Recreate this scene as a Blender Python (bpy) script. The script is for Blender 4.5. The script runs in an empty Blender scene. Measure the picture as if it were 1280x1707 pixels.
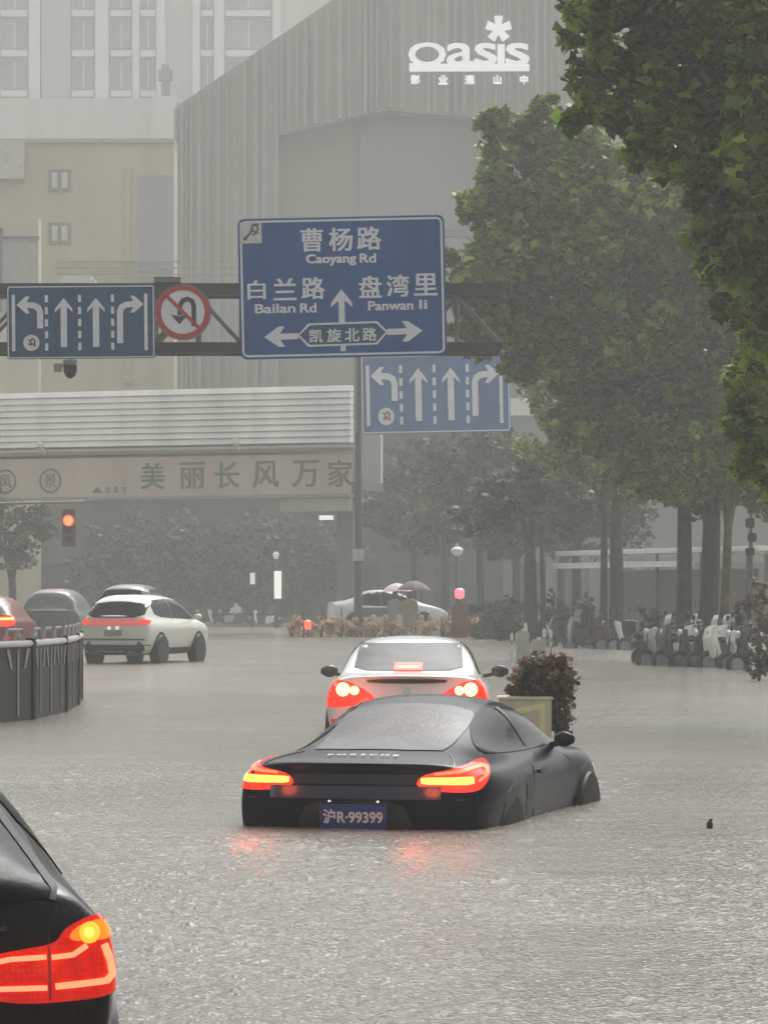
import bpy, bmesh, math, random
import numpy as np
from mathutils import Vector, Matrix
from mathutils.bvhtree import BVHTree

R = math.radians
random.seed(7)
rng = np.random.default_rng(7)
C = bpy.context.scene.collection
S = bpy.context.scene

# ---------------------------------------------------------------- camera, sky, sun, exposure
F, H, HOR = 6000.0, 1.59, 990.0          # focal length in photo pixels, eye height over the water, horizon row
cam = bpy.data.cameras.new('camera')
cam.sensor_fit = 'HORIZONTAL'; cam.sensor_width = 36.0
cam.lens = 36.0 * F / 1280.0
cam.shift_y = (HOR - 853.5) / 1280.0
cam.clip_start = 0.5; cam.clip_end = 3000
camo = bpy.data.objects.new('camera', cam); C.objects.link(camo)
camo.location = (0, 0, H); camo.rotation_euler = (R(90), 0, 0)
S.camera = camo

SUN_EL, SUN_ROT = 55, 20
w = bpy.data.worlds.new('World'); S.world = w; w.use_nodes = True
nt = w.node_tree; bg = nt.nodes['Background']
sky = nt.nodes.new('ShaderNodeTexSky'); sky.sky_type = 'NISHITA'; sky.sun_disc = False
sky.sun_elevation = R(SUN_EL); sky.sun_rotation = R(SUN_ROT)
sky.air_density = 1.0; sky.dust_density = 6.0; sky.ozone_density = 0.5
hs = nt.nodes.new('ShaderNodeHueSaturation'); hs.inputs['Saturation'].default_value = 0.06
nt.links.new(sky.outputs[0], hs.inputs['Color']); nt.links.new(hs.outputs[0], bg.inputs['Color'])
bg.inputs['Strength'].default_value = 0.15
sl = bpy.data.lights.new('sun', 'SUN'); sl.energy = 0.8; sl.angle = R(25); sl.color = (1, .99, .94)
so = bpy.data.objects.new('sun', sl); C.objects.link(so)
so.rotation_euler = (R(90 - SUN_EL), 0, R(180 - SUN_ROT))

S.view_settings.view_transform = 'Standard'; S.view_settings.look = 'None'
S.view_settings.exposure = 0.62; S.view_settings.gamma = 1.0
S.view_settings.use_curve_mapping = False
cy = S.cycles
cy.max_bounces = 6; cy.diffuse_bounces = 3; cy.glossy_bounces = 4; cy.transmission_bounces = 4
cy.transparent_max_bounces = 8; cy.volume_bounces = 1
cy.sample_clamp_indirect = 4.0; cy.use_denoising = True

# ---------------------------------------------------------------- helpers
def at(px, py, D):
    return Vector(((px - 640) / F * D, D, H - (py - HOR) / F * D))

MATS = {}
EM = .58        # lamp brightness against this exposure
def mat(name, col, rough=.6, metal=0.0, var=.12, scale=6.0, bump=0.0, bscale=40.0, coat=0.0, spec=.5, emit=None, estr=0.0, island=0.0, streak=False):
    if name in MATS: return MATS[name]
    m = bpy.data.materials.new(name); m.use_nodes = True
    n = m.node_tree.nodes; l = m.node_tree.links; b = n['Principled BSDF']
    tc = n.new('ShaderNodeTexCoord'); no = n.new('ShaderNodeTexNoise')
    no.inputs['Scale'].default_value = scale; no.inputs['Detail'].default_value = 4
    if streak:      # rain stains running down
        mp = n.new('ShaderNodeMapping'); mp.inputs['Scale'].default_value = (1, 1, .10); l.new(tc.outputs['Object'], mp.inputs['Vector']); l.new(mp.outputs[0], no.inputs['Vector'])
    else: l.new(tc.outputs['Object'], no.inputs['Vector'])
    r = n.new('ShaderNodeValToRGB')
    lo = [max(0, c * (1 - var)) for c in col]; hi = [min(1, c * (1 + var)) for c in col]
    r.color_ramp.elements[0].position = .3; r.color_ramp.elements[1].position = .7
    r.color_ramp.elements[0].color = (*lo, 1); r.color_ramp.elements[1].color = (*hi, 1)
    l.new(no.outputs['Fac'], r.inputs['Fac'])
    src = r.outputs['Color']
    if island:
        g = n.new('ShaderNodeNewGeometry'); h = n.new('ShaderNodeHueSaturation'); mr = n.new('ShaderNodeMapRange')
        mr.inputs['To Min'].default_value = 1 - island; mr.inputs['To Max'].default_value = 1 + island
        l.new(g.outputs['Random Per Island'], mr.inputs['Value']); l.new(mr.outputs['Result'], h.inputs['Value'])
        l.new(src, h.inputs['Color']); src = h.outputs['Color']
    l.new(src, b.inputs['Base Color'])
    b.inputs['Roughness'].default_value = rough; b.inputs['Metallic'].default_value = metal
    b.inputs['Coat Weight'].default_value = coat; b.inputs['Coat Roughness'].default_value = .06
    b.inputs['Specular IOR Level'].default_value = spec
    if bump:
        bn = n.new('ShaderNodeTexNoise'); bn.inputs['Scale'].default_value = bscale; bn.inputs['Detail'].default_value = 3
        l.new(tc.outputs['Object'], bn.inputs['Vector'])
        bp = n.new('ShaderNodeBump'); bp.inputs['Strength'].default_value = bump; bp.inputs['Distance'].default_value = .01
        l.new(bn.outputs['Fac'], bp.inputs['Height']); l.new(bp.outputs['Normal'], b.inputs['Normal'])
    if emit:
        b.inputs['Emission Color'].default_value = (*emit, 1); b.inputs['Emission Strength'].default_value = estr*EM
    MATS[name] = m
    return m

def mesh_obj(name, me, m=None, parent=None, smooth=False):
    if m is not None:
        me.materials.clear(); me.materials.append(m)
    if smooth:
        me.polygons.foreach_set('use_smooth', [True] * len(me.polygons))
    o = bpy.data.objects.new(name, me); C.objects.link(o)
    if parent is not None: o.parent = parent
    return o

def raw(name, verts, faces, m, parent=None, smooth=False):
    me = bpy.data.meshes.new(name); me.from_pydata([tuple(v) for v in verts], [], faces); me.update()
    return mesh_obj(name, me, m, parent, smooth)

def tag(o, label=None, cat=None, group=None, kind=None):
    if label: o['label'] = label
    if cat: o['category'] = cat
    if group: o['group'] = group
    if kind: o['kind'] = kind
    return o

def thing(name, label, cat, loc=(0, 0, 0), rz=0.0, group=None):
    o = bpy.data.objects.new(name, None); C.objects.link(o)
    o.empty_display_size = .2
    o.location = loc; o.rotation_euler = (0, 0, rz)
    return tag(o, label, cat, group)

def copy_tree(o, parent=None):
    c = o.copy(); C.objects.link(c)
    if parent is not None: c.parent = parent
    for ch in list(o.children): copy_tree(ch, c)
    return c

class MB:
    """collects simple solids into one mesh"""
    def __init__(s): s.v = []; s.f = []
    def add(s, v, f):
        k = len(s.v); s.v += [tuple(a) for a in v]; s.f += [[i + k for i in q] for q in f]; return s
    def box(s, x0, x1, y0, y1, z0, z1):
        return s.add([(x0,y0,z0),(x1,y0,z0),(x1,y1,z0),(x0,y1,z0),(x0,y0,z1),(x1,y0,z1),(x1,y1,z1),(x0,y1,z1)],
                     [(0,3,2,1),(4,5,6,7),(0,1,5,4),(1,2,6,5),(2,3,7,6),(3,0,4,7)])
    def tube(s, pts, rad, n=8, cap=True):
        pts = [Vector(p) for p in pts]
        if not hasattr(rad, '__len__'): rad = [rad] * len(pts)
        rings = []; up = Vector((0, 0, 1))
        for i, p in enumerate(pts):
            d = (pts[min(i+1, len(pts)-1)] - pts[max(i-1, 0)]).normalized()
            a = d.cross(Vector((0, 1, 0)) if abs(d.z) > .9 else up).normalized(); b = d.cross(a).normalized()
            rings.append([p + (a * math.cos(t) + b * math.sin(t)) * rad[i] for t in [2*math.pi*k/n for k in range(n)]])
        v = [q for r in rings for q in r]; f = []
        for i in range(len(pts) - 1):
            for k in range(n):
                f.append((i*n+k, i*n+(k+1) % n, (i+1)*n+(k+1) % n, (i+1)*n+k))
        if cap: f.append(tuple(range(n-1, -1, -1))); f.append(tuple((len(pts)-1)*n + k for k in range(n)))
        return s.add(v, f)
    def prism(s, poly, y0, y1):            # poly in x,z ; extruded along y
        n = len(poly)
        v = [(x, y0, z) for x, z in poly] + [(x, y1, z) for x, z in poly]
        f = [tuple(range(n)), tuple(range(2*n-1, n-1, -1))] + [(i, i+n, (i+1) % n + n, (i+1) % n) for i in range(n)]
        return s.add(v, f)
    def lathe(s, prof, c=(0, 0, 0), axis='z', n=16):
        v = []; f = []
        for r, h in prof:
            for k in range(n):
                t = 2*math.pi*k/n; a, b = r*math.cos(t), r*math.sin(t)
                p = {'z': (a, b, h), 'x': (h, a, b), 'y': (a, h, b)}[axis]
                v.append((p[0]+c[0], p[1]+c[1], p[2]+c[2]))
        for i in range(len(prof)-1):
            for k in range(n): f.append((i*n+k, i*n+(k+1) % n, (i+1)*n+(k+1) % n, (i+1)*n+k))
        f.append(tuple(range(n-1, -1, -1))); f.append(tuple((len(prof)-1)*n+k for k in range(n)))
        return s.add(v, f)
    def build(s, name, m, parent=None, smooth=False, bevel=0.0, fix=True):
        me = bpy.data.meshes.new(name); me.from_pydata(s.v, [], s.f); me.update()
        bm = bmesh.new(); bm.from_mesh(me)
        if fix: bmesh.ops.recalc_face_normals(bm, faces=bm.faces)
        if bevel:
            e = [e for e in bm.edges if len(e.link_faces) == 2 and e.calc_face_angle(0) > .6]
            bmesh.ops.bevel(bm, geom=e, offset=bevel, segments=2, affect='EDGES', clamp_overlap=True)
        if smooth:
            for e in bm.edges:
                if len(e.link_faces) == 2 and e.calc_face_angle(0) > .7: e.smooth = False
        bm.to_mesh(me); bm.free()
        return mesh_obj(name, me, m, parent, smooth)

def chaikin(p, n=2, keep=.25):
    for _ in range(n):
        q = []
        for i in range(len(p)):
            a, b = p[i], p[(i+1) % len(p)]
            q += [(a[0]+(b[0]-a[0])*keep, a[1]+(b[1]-a[1])*keep), (b[0]+(a[0]-b[0])*keep, b[1]+(a[1]-b[1])*keep)]
        p = q
    return p

def stroke(pts, wd):
    """outline of a constant-width polyline (mitred)"""
    L, Rr = [], []
    for i, p in enumerate(pts):
        p = Vector(p); a = Vector(pts[max(i-1, 0)]); b = Vector(pts[min(i+1, len(pts)-1)])
        d1 = (p - a).normalized() if i > 0 else (b - p).normalized()
        d2 = (b - p).normalized() if i < len(pts)-1 else d1
        n1 = Vector((-d1.y, d1.x)); n2 = Vector((-d2.y, d2.x)); n = (n1 + n2).normalized()
        k = wd / 2 / max(.35, n.dot(n1))
        L.append(tuple(p + n*k)); Rr.append(tuple(p - n*k))
    return L + Rr[::-1]

def text_mesh(s, size=1.0, bold=0.0, extrude=0.0, align='CENTER'):
    c = bpy.data.curves.new('lettering', 'FONT'); c.body = s; c.size = size; c.offset = bold; c.extrude = extrude
    c.align_x = align; c.resolution_u = 3
    o = bpy.data.objects.new('lettering', c); C.objects.link(o)
    dg = bpy.context.evaluated_depsgraph_get()
    me = bpy.data.meshes.new_from_object(o.evaluated_get(dg))
    bpy.data.objects.remove(o); bpy.data.curves.remove(c)
    me.materials.clear()
    return me

def text_on(s, cx, cz, hgt, y, m, parent, name='lettering', bold=.02, depth=.006, wid=None):
    """upright lettering in the x-z plane facing -y, centred at cx,cz, hgt tall (and wid wide); bold by layered shifted copies"""
    me = text_mesh(s, 1.0, 0, .5)
    co = np.array([v.co[:] for v in me.vertices]); mn, mx = co.min(0), co.max(0)
    sc = hgt / (mx[1]-mn[1]); sx = sc if wid is None else wid / (mx[0]-mn[0])
    x = (co[:, 0]-(mn[0]+mx[0])/2)*sx + cx; z = (co[:, 1]-(mn[1]+mx[1])/2)*sc + cz
    F0 = [tuple(p.vertices) for p in me.polygons]; bpy.data.meshes.remove(me)
    V, Fc = [], []; d = bold*hgt
    for i, (dx, dz) in enumerate(((0, 0), (d, d*.5), (-d, -d*.5), (d, -d*.5), (-d, d*.5)) if bold else ((0, 0),)):
        k = len(V); yy = y - (co[:, 2]+.5)*depth - .0004*i
        V += [tuple(q) for q in np.stack([x+dx, yy, z+dz], 1)]; Fc += [tuple(v+k for v in f) for f in F0]
    return raw(name, V, Fc, m, parent)

# ---------------------------------------------------------------- materials
M_white = mat('white_paint', (.74, .74, .70), .45, var=.06)
M_sedan = mat('white_car_paint', (.90, .90, .88), .25, coat=.6, var=.03)
M_suv = mat('ivory_car_paint', (.74, .74, .66), .3, coat=.5, var=.03)
M_navy = mat('navy_car_paint', (.005, .006, .018), .26, coat=.06, var=.05, bump=.2, bscale=80, spec=.10)
M_black = mat('black_car_paint', (.009, .009, .012), .26, coat=.2, var=.05, bump=.22, bscale=90, spec=.25)
M_grey = mat('grey_car_paint', (.085, .085, .08), .3, coat=.5, var=.05)
M_redcar = mat('red_car_paint', (.22, .025, .025), .3, coat=.5, var=.05)
M_glass = mat('wet_tinted_glass', (.006, .006, .007), .16, var=.2, spec=.06, bump=.12, bscale=30)
M_mist = mat('rain_fogged_glass', (.092, .086, .083), .36, var=.3, scale=5, bump=.35, bscale=26, spec=.22)
M_rub = mat('black_rubber', (.012, .012, .012), .6)
M_trim = mat('black_trim', (.014, .014, .016), .4)
M_chrome = mat('chrome', (.7, .7, .7), .15, metal=1)
M_rim = mat('alloy_rim', (.30, .30, .31), .3, metal=.8)
M_lensred = mat('lit_red_lens', (.5, .015, .01), .15, emit=(1, .025, .012), estr=.55, coat=.5, var=.02)
M_lensglow = mat('bright_red_lens', (.6, .03, .02), .15, emit=(1, .04, .022), estr=1.5, var=.02)
def prismatic(m, scale):
    """moulded prisms behind the clear cover: the lit lens is brighter and darker cell by cell"""
    n = m.node_tree.nodes; l = m.node_tree.links; b = n['Principled BSDF']; e = b.inputs['Emission Strength'].default_value
    tc = n.new('ShaderNodeTexCoord'); v = n.new('ShaderNodeTexVoronoi'); v.inputs['Scale'].default_value = scale; v.inputs['Randomness'].default_value = .35
    l.new(tc.outputs['Object'], v.inputs['Vector'])
    no = n.new('ShaderNodeTexNoise'); no.inputs['Scale'].default_value = 7; l.new(tc.outputs['Object'], no.inputs['Vector'])
    ml = n.new('ShaderNodeMath'); ml.operation = 'MULTIPLY'; l.new(v.outputs['Distance'], ml.inputs[0]); l.new(no.outputs['Fac'], ml.inputs[1])
    mr = n.new('ShaderNodeMapRange'); mr.inputs['From Min'].default_value = .05; mr.inputs['From Max'].default_value = .35; mr.inputs['To Min'].default_value = e*1.2; mr.inputs['To Max'].default_value = e*.65
    l.new(ml.outputs[0], mr.inputs['Value']); l.new(mr.outputs[0], b.inputs['Emission Strength'])
    bp = n.new('ShaderNodeBump'); bp.inputs['Strength'].default_value = .3; bp.inputs['Distance'].default_value = .004
    l.new(v.outputs['Distance'], bp.inputs['Height']); l.new(bp.outputs['Normal'], b.inputs['Normal'])
    b.inputs['Coat Weight'].default_value = .35; b.inputs['Coat Roughness'].default_value = .05; b.inputs['Specular IOR Level'].default_value = .2
prismatic(M_lensred, 52); prismatic(M_lensglow, 30)
M_bar = mat('lit_amber_tube', (1, .5, .2), .3, emit=(1, .26, .035), estr=4.2, var=.02)
M_bulb = mat('lit_warm_bulb', (1, .8, .5), .3, emit=(1, .48, .15), estr=5.0, var=.02)
M_amber = mat('lit_amber_indicator', (.9, .3, .03), .2, emit=(1, .15, .012), estr=1.25, var=.02)
M_pinkglow = mat('pink_red_light_bar', (.75, .22, .20), .25, emit=(1, .12, .12), estr=.36, var=.02)
M_plate = mat('blue_number_plate', (.035, .06, .22), .4, var=.05)
M_plchar = mat('plate_characters', (.75, .75, .75), .4, var=.02)
M_signblue = mat('sign_blue', (.010, .075, .27), .42, var=.22, scale=4, streak=True)
M_signblue2 = mat('lane_sign_blue', (.014, .065, .155), .42, var=.25, scale=4, streak=True)
M_signwhite = mat('sign_white', (.72, .74, .78), .5, var=.05)
M_signred = mat('sign_red', (.42, .035, .05), .5, var=.08)
M_signblack = mat('sign_black', (.02, .025, .025), .5)
M_steel = mat('galvanised_steel', (.17, .18, .17), .5, var=.15, scale=3)
M_dksteel = mat('dark_painted_steel', (.055, .06, .055), .5, var=.15)
M_bark = mat('wet_bark', (.050, .045, .036), .8, var=.4, scale=5, bump=.6, bscale=14)
M_bark2 = mat('brown_bark', (.10, .085, .05), .8, var=.4, scale=5, bump=.6, bscale=14)
def leafmat(name, col):
    if name in MATS: return MATS[name]
    m = bpy.data.materials.new(name); m.use_nodes = True; MATS[name] = m
    n = m.node_tree.nodes; l = m.node_tree.links; b = n['Principled BSDF']; out = n['Material Output']
    at_ = n.new('ShaderNodeAttribute'); at_.attribute_name = 'tone'          # natural tint of each spray of leaves
    g = n.new('ShaderNodeNewGeometry'); mr = n.new('ShaderNodeMapRange'); mr.inputs['To Min'].default_value = .35; mr.inputs['To Max'].default_value = 1.75
    l.new(g.outputs['Random Per Island'], mr.inputs['Value'])
    mu = n.new('ShaderNodeMath'); mu.operation = 'MULTIPLY'; l.new(mr.outputs[0], mu.inputs[0]); l.new(at_.outputs['Fac'], mu.inputs[1])
    no = n.new('ShaderNodeTexNoise'); no.inputs['Scale'].default_value = 1.2
    tc = n.new('ShaderNodeTexCoord'); l.new(tc.outputs['Object'], no.inputs['Vector'])
    r = n.new('ShaderNodeValToRGB'); r.color_ramp.elements[0].position = .35; r.color_ramp.elements[1].position = .65
    r.color_ramp.elements[0].color = (col[0]*.8, col[1]*.9, col[2]*.9, 1); r.color_ramp.elements[1].color = (col[0]*1.25, col[1]*1.1, col[2]*1.1, 1)
    l.new(no.outputs['Fac'], r.inputs['Fac'])
    h = n.new('ShaderNodeHueSaturation'); l.new(mu.outputs[0], h.inputs['Value']); l.new(r.outputs['Color'], h.inputs['Color'])
    l.new(h.outputs[0], b.inputs['Base Color']); b.inputs['Roughness'].default_value = .45; b.inputs['Specular IOR Level'].default_value = .35
    t = n.new('ShaderNodeBsdfTranslucent'); l.new(h.outputs[0], t.inputs['Color'])
    mx = n.new('ShaderNodeMixShader'); mx.inputs[0].default_value = .38
    l.new(b.outputs[0], mx.inputs[1]); l.new(t.outputs[0], mx.inputs[2]); l.new(mx.outputs[0], out.inputs['Surface'])
    return m
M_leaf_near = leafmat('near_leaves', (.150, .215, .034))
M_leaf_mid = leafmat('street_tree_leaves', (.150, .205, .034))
M_leaf_yel = leafmat('yellow_green_leaves', (.185, .21, .055))
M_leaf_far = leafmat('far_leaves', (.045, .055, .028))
M_leaf_red = leafmat('russet_leaves', (.16, .105, .07))
M_leaf_tan = leafmat('tan_leaves', (.46, .30, .19))

# ---------------------------------------------------------------- ground, road, water
tag(raw('ground', [(-160, -12, -.95), (160, -12, -.95), (160, 372, -.95), (-160, 372, -.95)], [(0, 1, 2, 3)],
        mat('ground_soil', (.12, .11, .10), .9)), kind='structure')
road = raw('road', [(-16, -10, -.62), (9, -10, -.62), (9, 40, -.52), (-16, 40, -.52), (14, 74, -.08), (-22, 74, -.08), (40, 170, -.02), (-60, 170, -.02), (60, 360, -.01), (-90, 360, -.01)],
           [(0, 1, 2, 3), (3, 2, 4, 5), (5, 4, 6, 7), (7, 6, 8, 9)], mat('wet_asphalt', (.05, .05, .05), .5))
tag(road, kind='structure')
pave = MB().prism([(-40, -.9), (-8, -.9), (-8, -.03), (-40, -.03)], 172.3, 176)
pave.build('kerb', mat('kerb_stone', (.26, .26, .25), .7), None, bevel=.02)
bpy.data.objects['kerb']['kind'] = 'structure'
kb = MB().box(-40, -4.0, 173, 176, -.9, .14)
kb.build('pavement', mat('wet_pavement', (.20, .20, .19), .6)); bpy.data.objects['pavement']['kind'] = 'structure'
bpy.data.objects.remove(bpy.data.objects['kerb'])

def vnoise(x, y, s, seed):
    r = np.random.default_rng(seed); T = r.random((256, 256)) * 2 - 1
    u, v = x / s, y / s; i = np.floor(u).astype(int); j = np.floor(v).astype(int); a = u - i; b = v - j
    a = a*a*(3-2*a); b = b*b*(3-2*b)
    g = lambda p, q: T[p & 255, q & 255]
    return (g(i, j)*(1-a)+g(i+1, j)*a)*(1-b)+(g(i, j+1)*(1-a)+g(i+1, j+1)*a)*b

def water():
    xs = np.linspace(-6.4, 6.4, 513); ys = np.concatenate([np.arange(8.0, 20, .028), np.arange(20, 34, .04), np.arange(34, 60, .08)])
    X, Y = np.meshgrid(xs, ys)
    h = .005*vnoise(X, Y, .9, 1) + .003*vnoise(X+3, Y*1.1, .30, 2) + .004*vnoise(X*1.07, Y, .13, 3) + .005*vnoise(X, Y, .06, 4) + (.0045)*rng.standard_normal(X.shape)
    pk = vnoise(X, Y, .085, 5); h += .034*np.clip(pk-.66, 0, 1)*2
    amp = np.clip(1.15 - (Y-9)/36, .14, 1)
    amp = amp*(.72+.5*vnoise(X+1, Y*.6, 1.9, 9)*np.clip((Y-8)/9, .2, 1))
    fade = np.minimum.reduce([np.clip((X+6.4)/.8, 0, 1), np.clip((6.4-X)/.8, 0, 1), np.clip((Y-8)/1, 0, 1), np.clip((60-Y)/8, 0, 1)])
    Z = h*amp*fade
    V = np.stack([X, Y, Z], 2).reshape(-1, 3)
    ny, nx = X.shape; idx = np.arange(ny*nx).reshape(ny, nx)
    Q = np.stack([idx[:-1, :-1], idx[:-1, 1:], idx[1:, 1:], idx[1:, :-1]], 2).reshape(-1, 4)
    # surrounding still sheet (butts on the patch's border corners)
    o = len(V)
    ext = np.array([(-150, -11, 0), (150, -11, 0), (150, 365, 0), (-150, 365, 0)])
    V = np.concatenate([V, ext])
    a, b, c, d = idx[0, 0], idx[0, -1], idx[-1, -1], idx[-1, 0]
    Q = np.concatenate([Q, [[o, o+1, b, a], [o+1, o+2, c, b], [o+2, o+3, d, c], [o+3, o, a, d]]])
    me = bpy.data.meshes.new('water')
    me.vertices.add(len(V)); me.vertices.foreach_set('co', V.astype(np.float32).ravel())
    me.loops.add(len(Q)*4); me.loops.foreach_set('vertex_index', Q.astype(np.int32).ravel())
    me.polygons.add(len(Q)); me.polygons.foreach_set('loop_start', np.arange(0, len(Q)*4, 4, dtype=np.int32))
    me.update(calc_edges=True); me.validate()
    m = bpy.data.materials.new('flood_water'); m.use_nodes = True
    n = m.node_tree.nodes; l = m.node_tree.links; b = n['Principled BSDF']
    tc = n.new('ShaderNodeTexCoord')
    mp = n.new('ShaderNodeMapping'); mp.inputs['Scale'].default_value = (.35, .16, 1); l.new(tc.outputs['Object'], mp.inputs['Vector'])
    a1 = n.new('ShaderNodeTexNoise'); a1.inputs['Scale'].default_value = 1.0; a1.inputs['Detail'].default_value = 5; l.new(mp.outputs[0], a1.inputs['Vector'])
    rp = n.new('ShaderNodeValToRGB')
    rp.color_ramp.elements[0].position = .34; rp.color_ramp.elements[0].color = (.128, .122, .098, 1)
    rp.color_ramp.elements[1].position = .68; rp.color_ramp.elements[1].color = (.192, .170, .142, 1)
    l.new(a1.outputs['Fac'], rp.inputs['Fac']); l.new(rp.outputs[0], b.inputs['Base Color'])
    b.inputs['Roughness'].default_value = .20; b.inputs['IOR'].default_value = 1.33
    b1 = n.new('ShaderNodeTexNoise'); b1.inputs['Scale'].default_value = 46; b1.inputs['Detail'].default_value = 4; l.new(tc.outputs['Object'], b1.inputs['Vector'])
    b2 = n.new('ShaderNodeTexVoronoi'); b2.inputs['Scale'].default_value = 36; l.new(tc.outputs['Object'], b2.inputs['Vector'])
    ad = n.new('ShaderNodeMath'); ad.operation = 'ADD'; l.new(b1.outputs['Fac'], ad.inputs[0]); l.new(b2.outputs['Distance'], ad.inputs[1])
    bp = n.new('ShaderNodeBump'); bp.inputs['Strength'].default_value = .68; bp.inputs['Distance'].default_value = .011
    l.new(ad.outputs[0], bp.inputs['Height'])
    m2 = n.new('ShaderNodeMapping'); m2.inputs['Scale'].default_value = (.25, .55, 1); l.new(tc.outputs['Object'], m2.inputs['Vector'])
    b3 = n.new('ShaderNodeTexNoise'); b3.inputs['Scale'].default_value = 1.4; b3.inputs['Detail'].default_value = 3; l.new(m2.outputs[0], b3.inputs['Vector'])
    bq = n.new('ShaderNodeBump'); bq.inputs['Strength'].default_value = .5; bq.inputs['Distance'].default_value = .10
    l.new(b3.outputs['Fac'], bq.inputs['Height']); l.new(bq.outputs['Normal'], bp.inputs['Normal']); l.new(bp.outputs['Normal'], b.inputs['Normal'])
    tag(mesh_obj('water', me, m, None, True), kind='structure')
water()

# ---------------------------------------------------------------- far buildings
def tower():
    D = 318; k = D / F
    t = thing('apartment_tower', 'pale high-rise apartment tower with white piers fading into the rain above the beige building', 'building', (0, D, 0))
    X = lambda px: (px-640)*k
    Z = lambda py: H-(py-HOR)*k
    mw = mat('tower_wall', (.60, .60, .58), .8, var=.10, scale=.4, streak=True); mp_ = mat('tower_pier', (.78, .78, .76), .8, var=.04, scale=.3); mg = mat('tower_window', (.34, .35, .345), .4, var=.12, scale=.4)
    MB().box(X(-80), X(590), 0, 16, -.9, 76).build('wall', mw, t)
    for a, b in ((50, 68), (160, 182), (222, 233), (262, 276), (322, 334), (358, 374), (455, 468), (-20, 0)):
        MB().box(X(a), X(b), -.9, -.002, Z(235), 76).build('pier', mp_, t)
    MB().box(X(70), X(118), -.6, -.003, Z(228), 76).build('bay', mat('tower_bay', (.50, .51, .51), .8, var=.05, scale=.3), t)
    MB().box(X(-80), X(300), -3.5, -.004, -.9, Z(172)).build('podium', mw, t)
    cells = [(-10+12, 48), (120, 159), (184, 221), (234, 261), (335, 357), (376, 453)]
    w0 = None
    for a, b in cells:
        for r in range(-3, 4):
            yb = 148-67*(r-0)+(0 if r >= 0 else 0)
            if yb > 170 or yb < -40: continue
            fr = MB().box(X(a+2), X(b-2), -.20, -.004, Z(yb), Z(yb-46)).build('window', mg, t)
            MB().box(X(a+1), X(b-1), -.8, -.006, Z(yb+14), Z(yb+4)).build('balcony', mp_, fr)
            MB().box(X((a+b)/2-1), X((a+b)/2+1), -.26, -.21, Z(yb), Z(yb-46)).build('mullion', mp_, fr)
    # rooftop mast seen in front of the tower
    g = thing('vent_stack', 'small dark vent stack standing on the flat roof below the apartment tower', 'vent', (X(281), D-4.4, Z(170)))
    MB().box(-.35, .35, -.35, .35, -.3, 1.3).box(-.6, .6, -.5, .5, 1.3, 2.2).build('duct', M_steel, g)
    MB().box(-.3, .3, -.3, .3, 2.2, 2.7).build('cap', M_steel, g)
    MB().box(X(262)-X(281), X(300)-X(281), -2, 4, -30, -.3).build('stair_head', mw, g)
tower()

def beige():
    D = 205; k = D / F; X = lambda px: (px-640)*k; Z = lambda py: H-(py-HOR)*k
    t = thing('beige_building', 'plain beige block with two small double windows left of the grey mall', 'building', (0, D, 0))
    mb = mat('beige_render', (.46, .42, .315), .85, var=.13, scale=.5, streak=True)
    MB().box(X(-120), X(290), 0, 3.4, -.9, Z(238)).build('wall', mb, t)
    MB().box(X(-120), X(291), -.25, 3.5, Z(238), Z(231)).build('parapet', mat('parapet', (.36, .35, .27), .8), t)
    MB().box(X(-120), X(42), -.9, -.003, Z(300), Z(236)).build('roof_block', mat('pale_render', (.46, .45, .42), .85), t)
    for y0, y1 in ((282, 319), (371, 407)):
        f = MB().box(X(81), X(118), -.12, -.002, Z(y1), Z(y0)).build('window', mat('window_surround', (.17, .16, .13), .7), t)
        for a, b in ((87, 96), (103, 113)):
            MB().box(X(a), X(b), -.16, -.122, Z(y1-6), Z(y0+5)).build('pane', mat('pale_pane', (.52, .52, .48), .25), f)
    MB().box(X(232), X(289), -.08, -.002, Z(560), Z(292)).build('grey_panel', mat('grey_panel', (.30, .31, .32), .7, scale=.3), t)
    MB().box(X(208), X(218), -.30, -.002, Z(640), Z(280)).build('downpipe', mat('pale_pipe', (.43, .39, .28), .6), t)
    for i, py in enumerate((436, 447, 458)):
        MB().box(X(95), X(420), -.5-i*.1, -.3-i*.1, Z(py+2), Z(py)).build('cable_tray', mat('tray', (.24, .23, .19), .6), t)
    a = thing('service_hut', 'grey boxy stair hut with a dark lintel beside the beige wall', 'building', (0, D-12, 0))
    k2 = (D-12)/F; X = lambda px: (px-640)*k2; Z = lambda py: H-(py-HOR)*k2
    MB().box(X(-60), X(64), 0, 1.6, -.9, Z(363)).build('wall', mb, a)
    MB().box(X(-60), X(66), -.3, -.002, Z(399), Z(394)).build('lintel', M_dksteel, a)
    MB().box(X(4), X(62), -.1, -.004, Z(520), Z(399)).build('shutter', mat('grey_shutter', (.30, .29, .28), .6), a)
    MB().box(X(-4), X(4), -.2, -.005, Z(520), Z(380)).build('jamb', M_dksteel, a)
    MB().box(X(100), X(160), -1, 1, Z(480), Z(461)).build('roof_dome', mat('dome', (.5, .49, .47), .5), a, bevel=.2)
beige()

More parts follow.
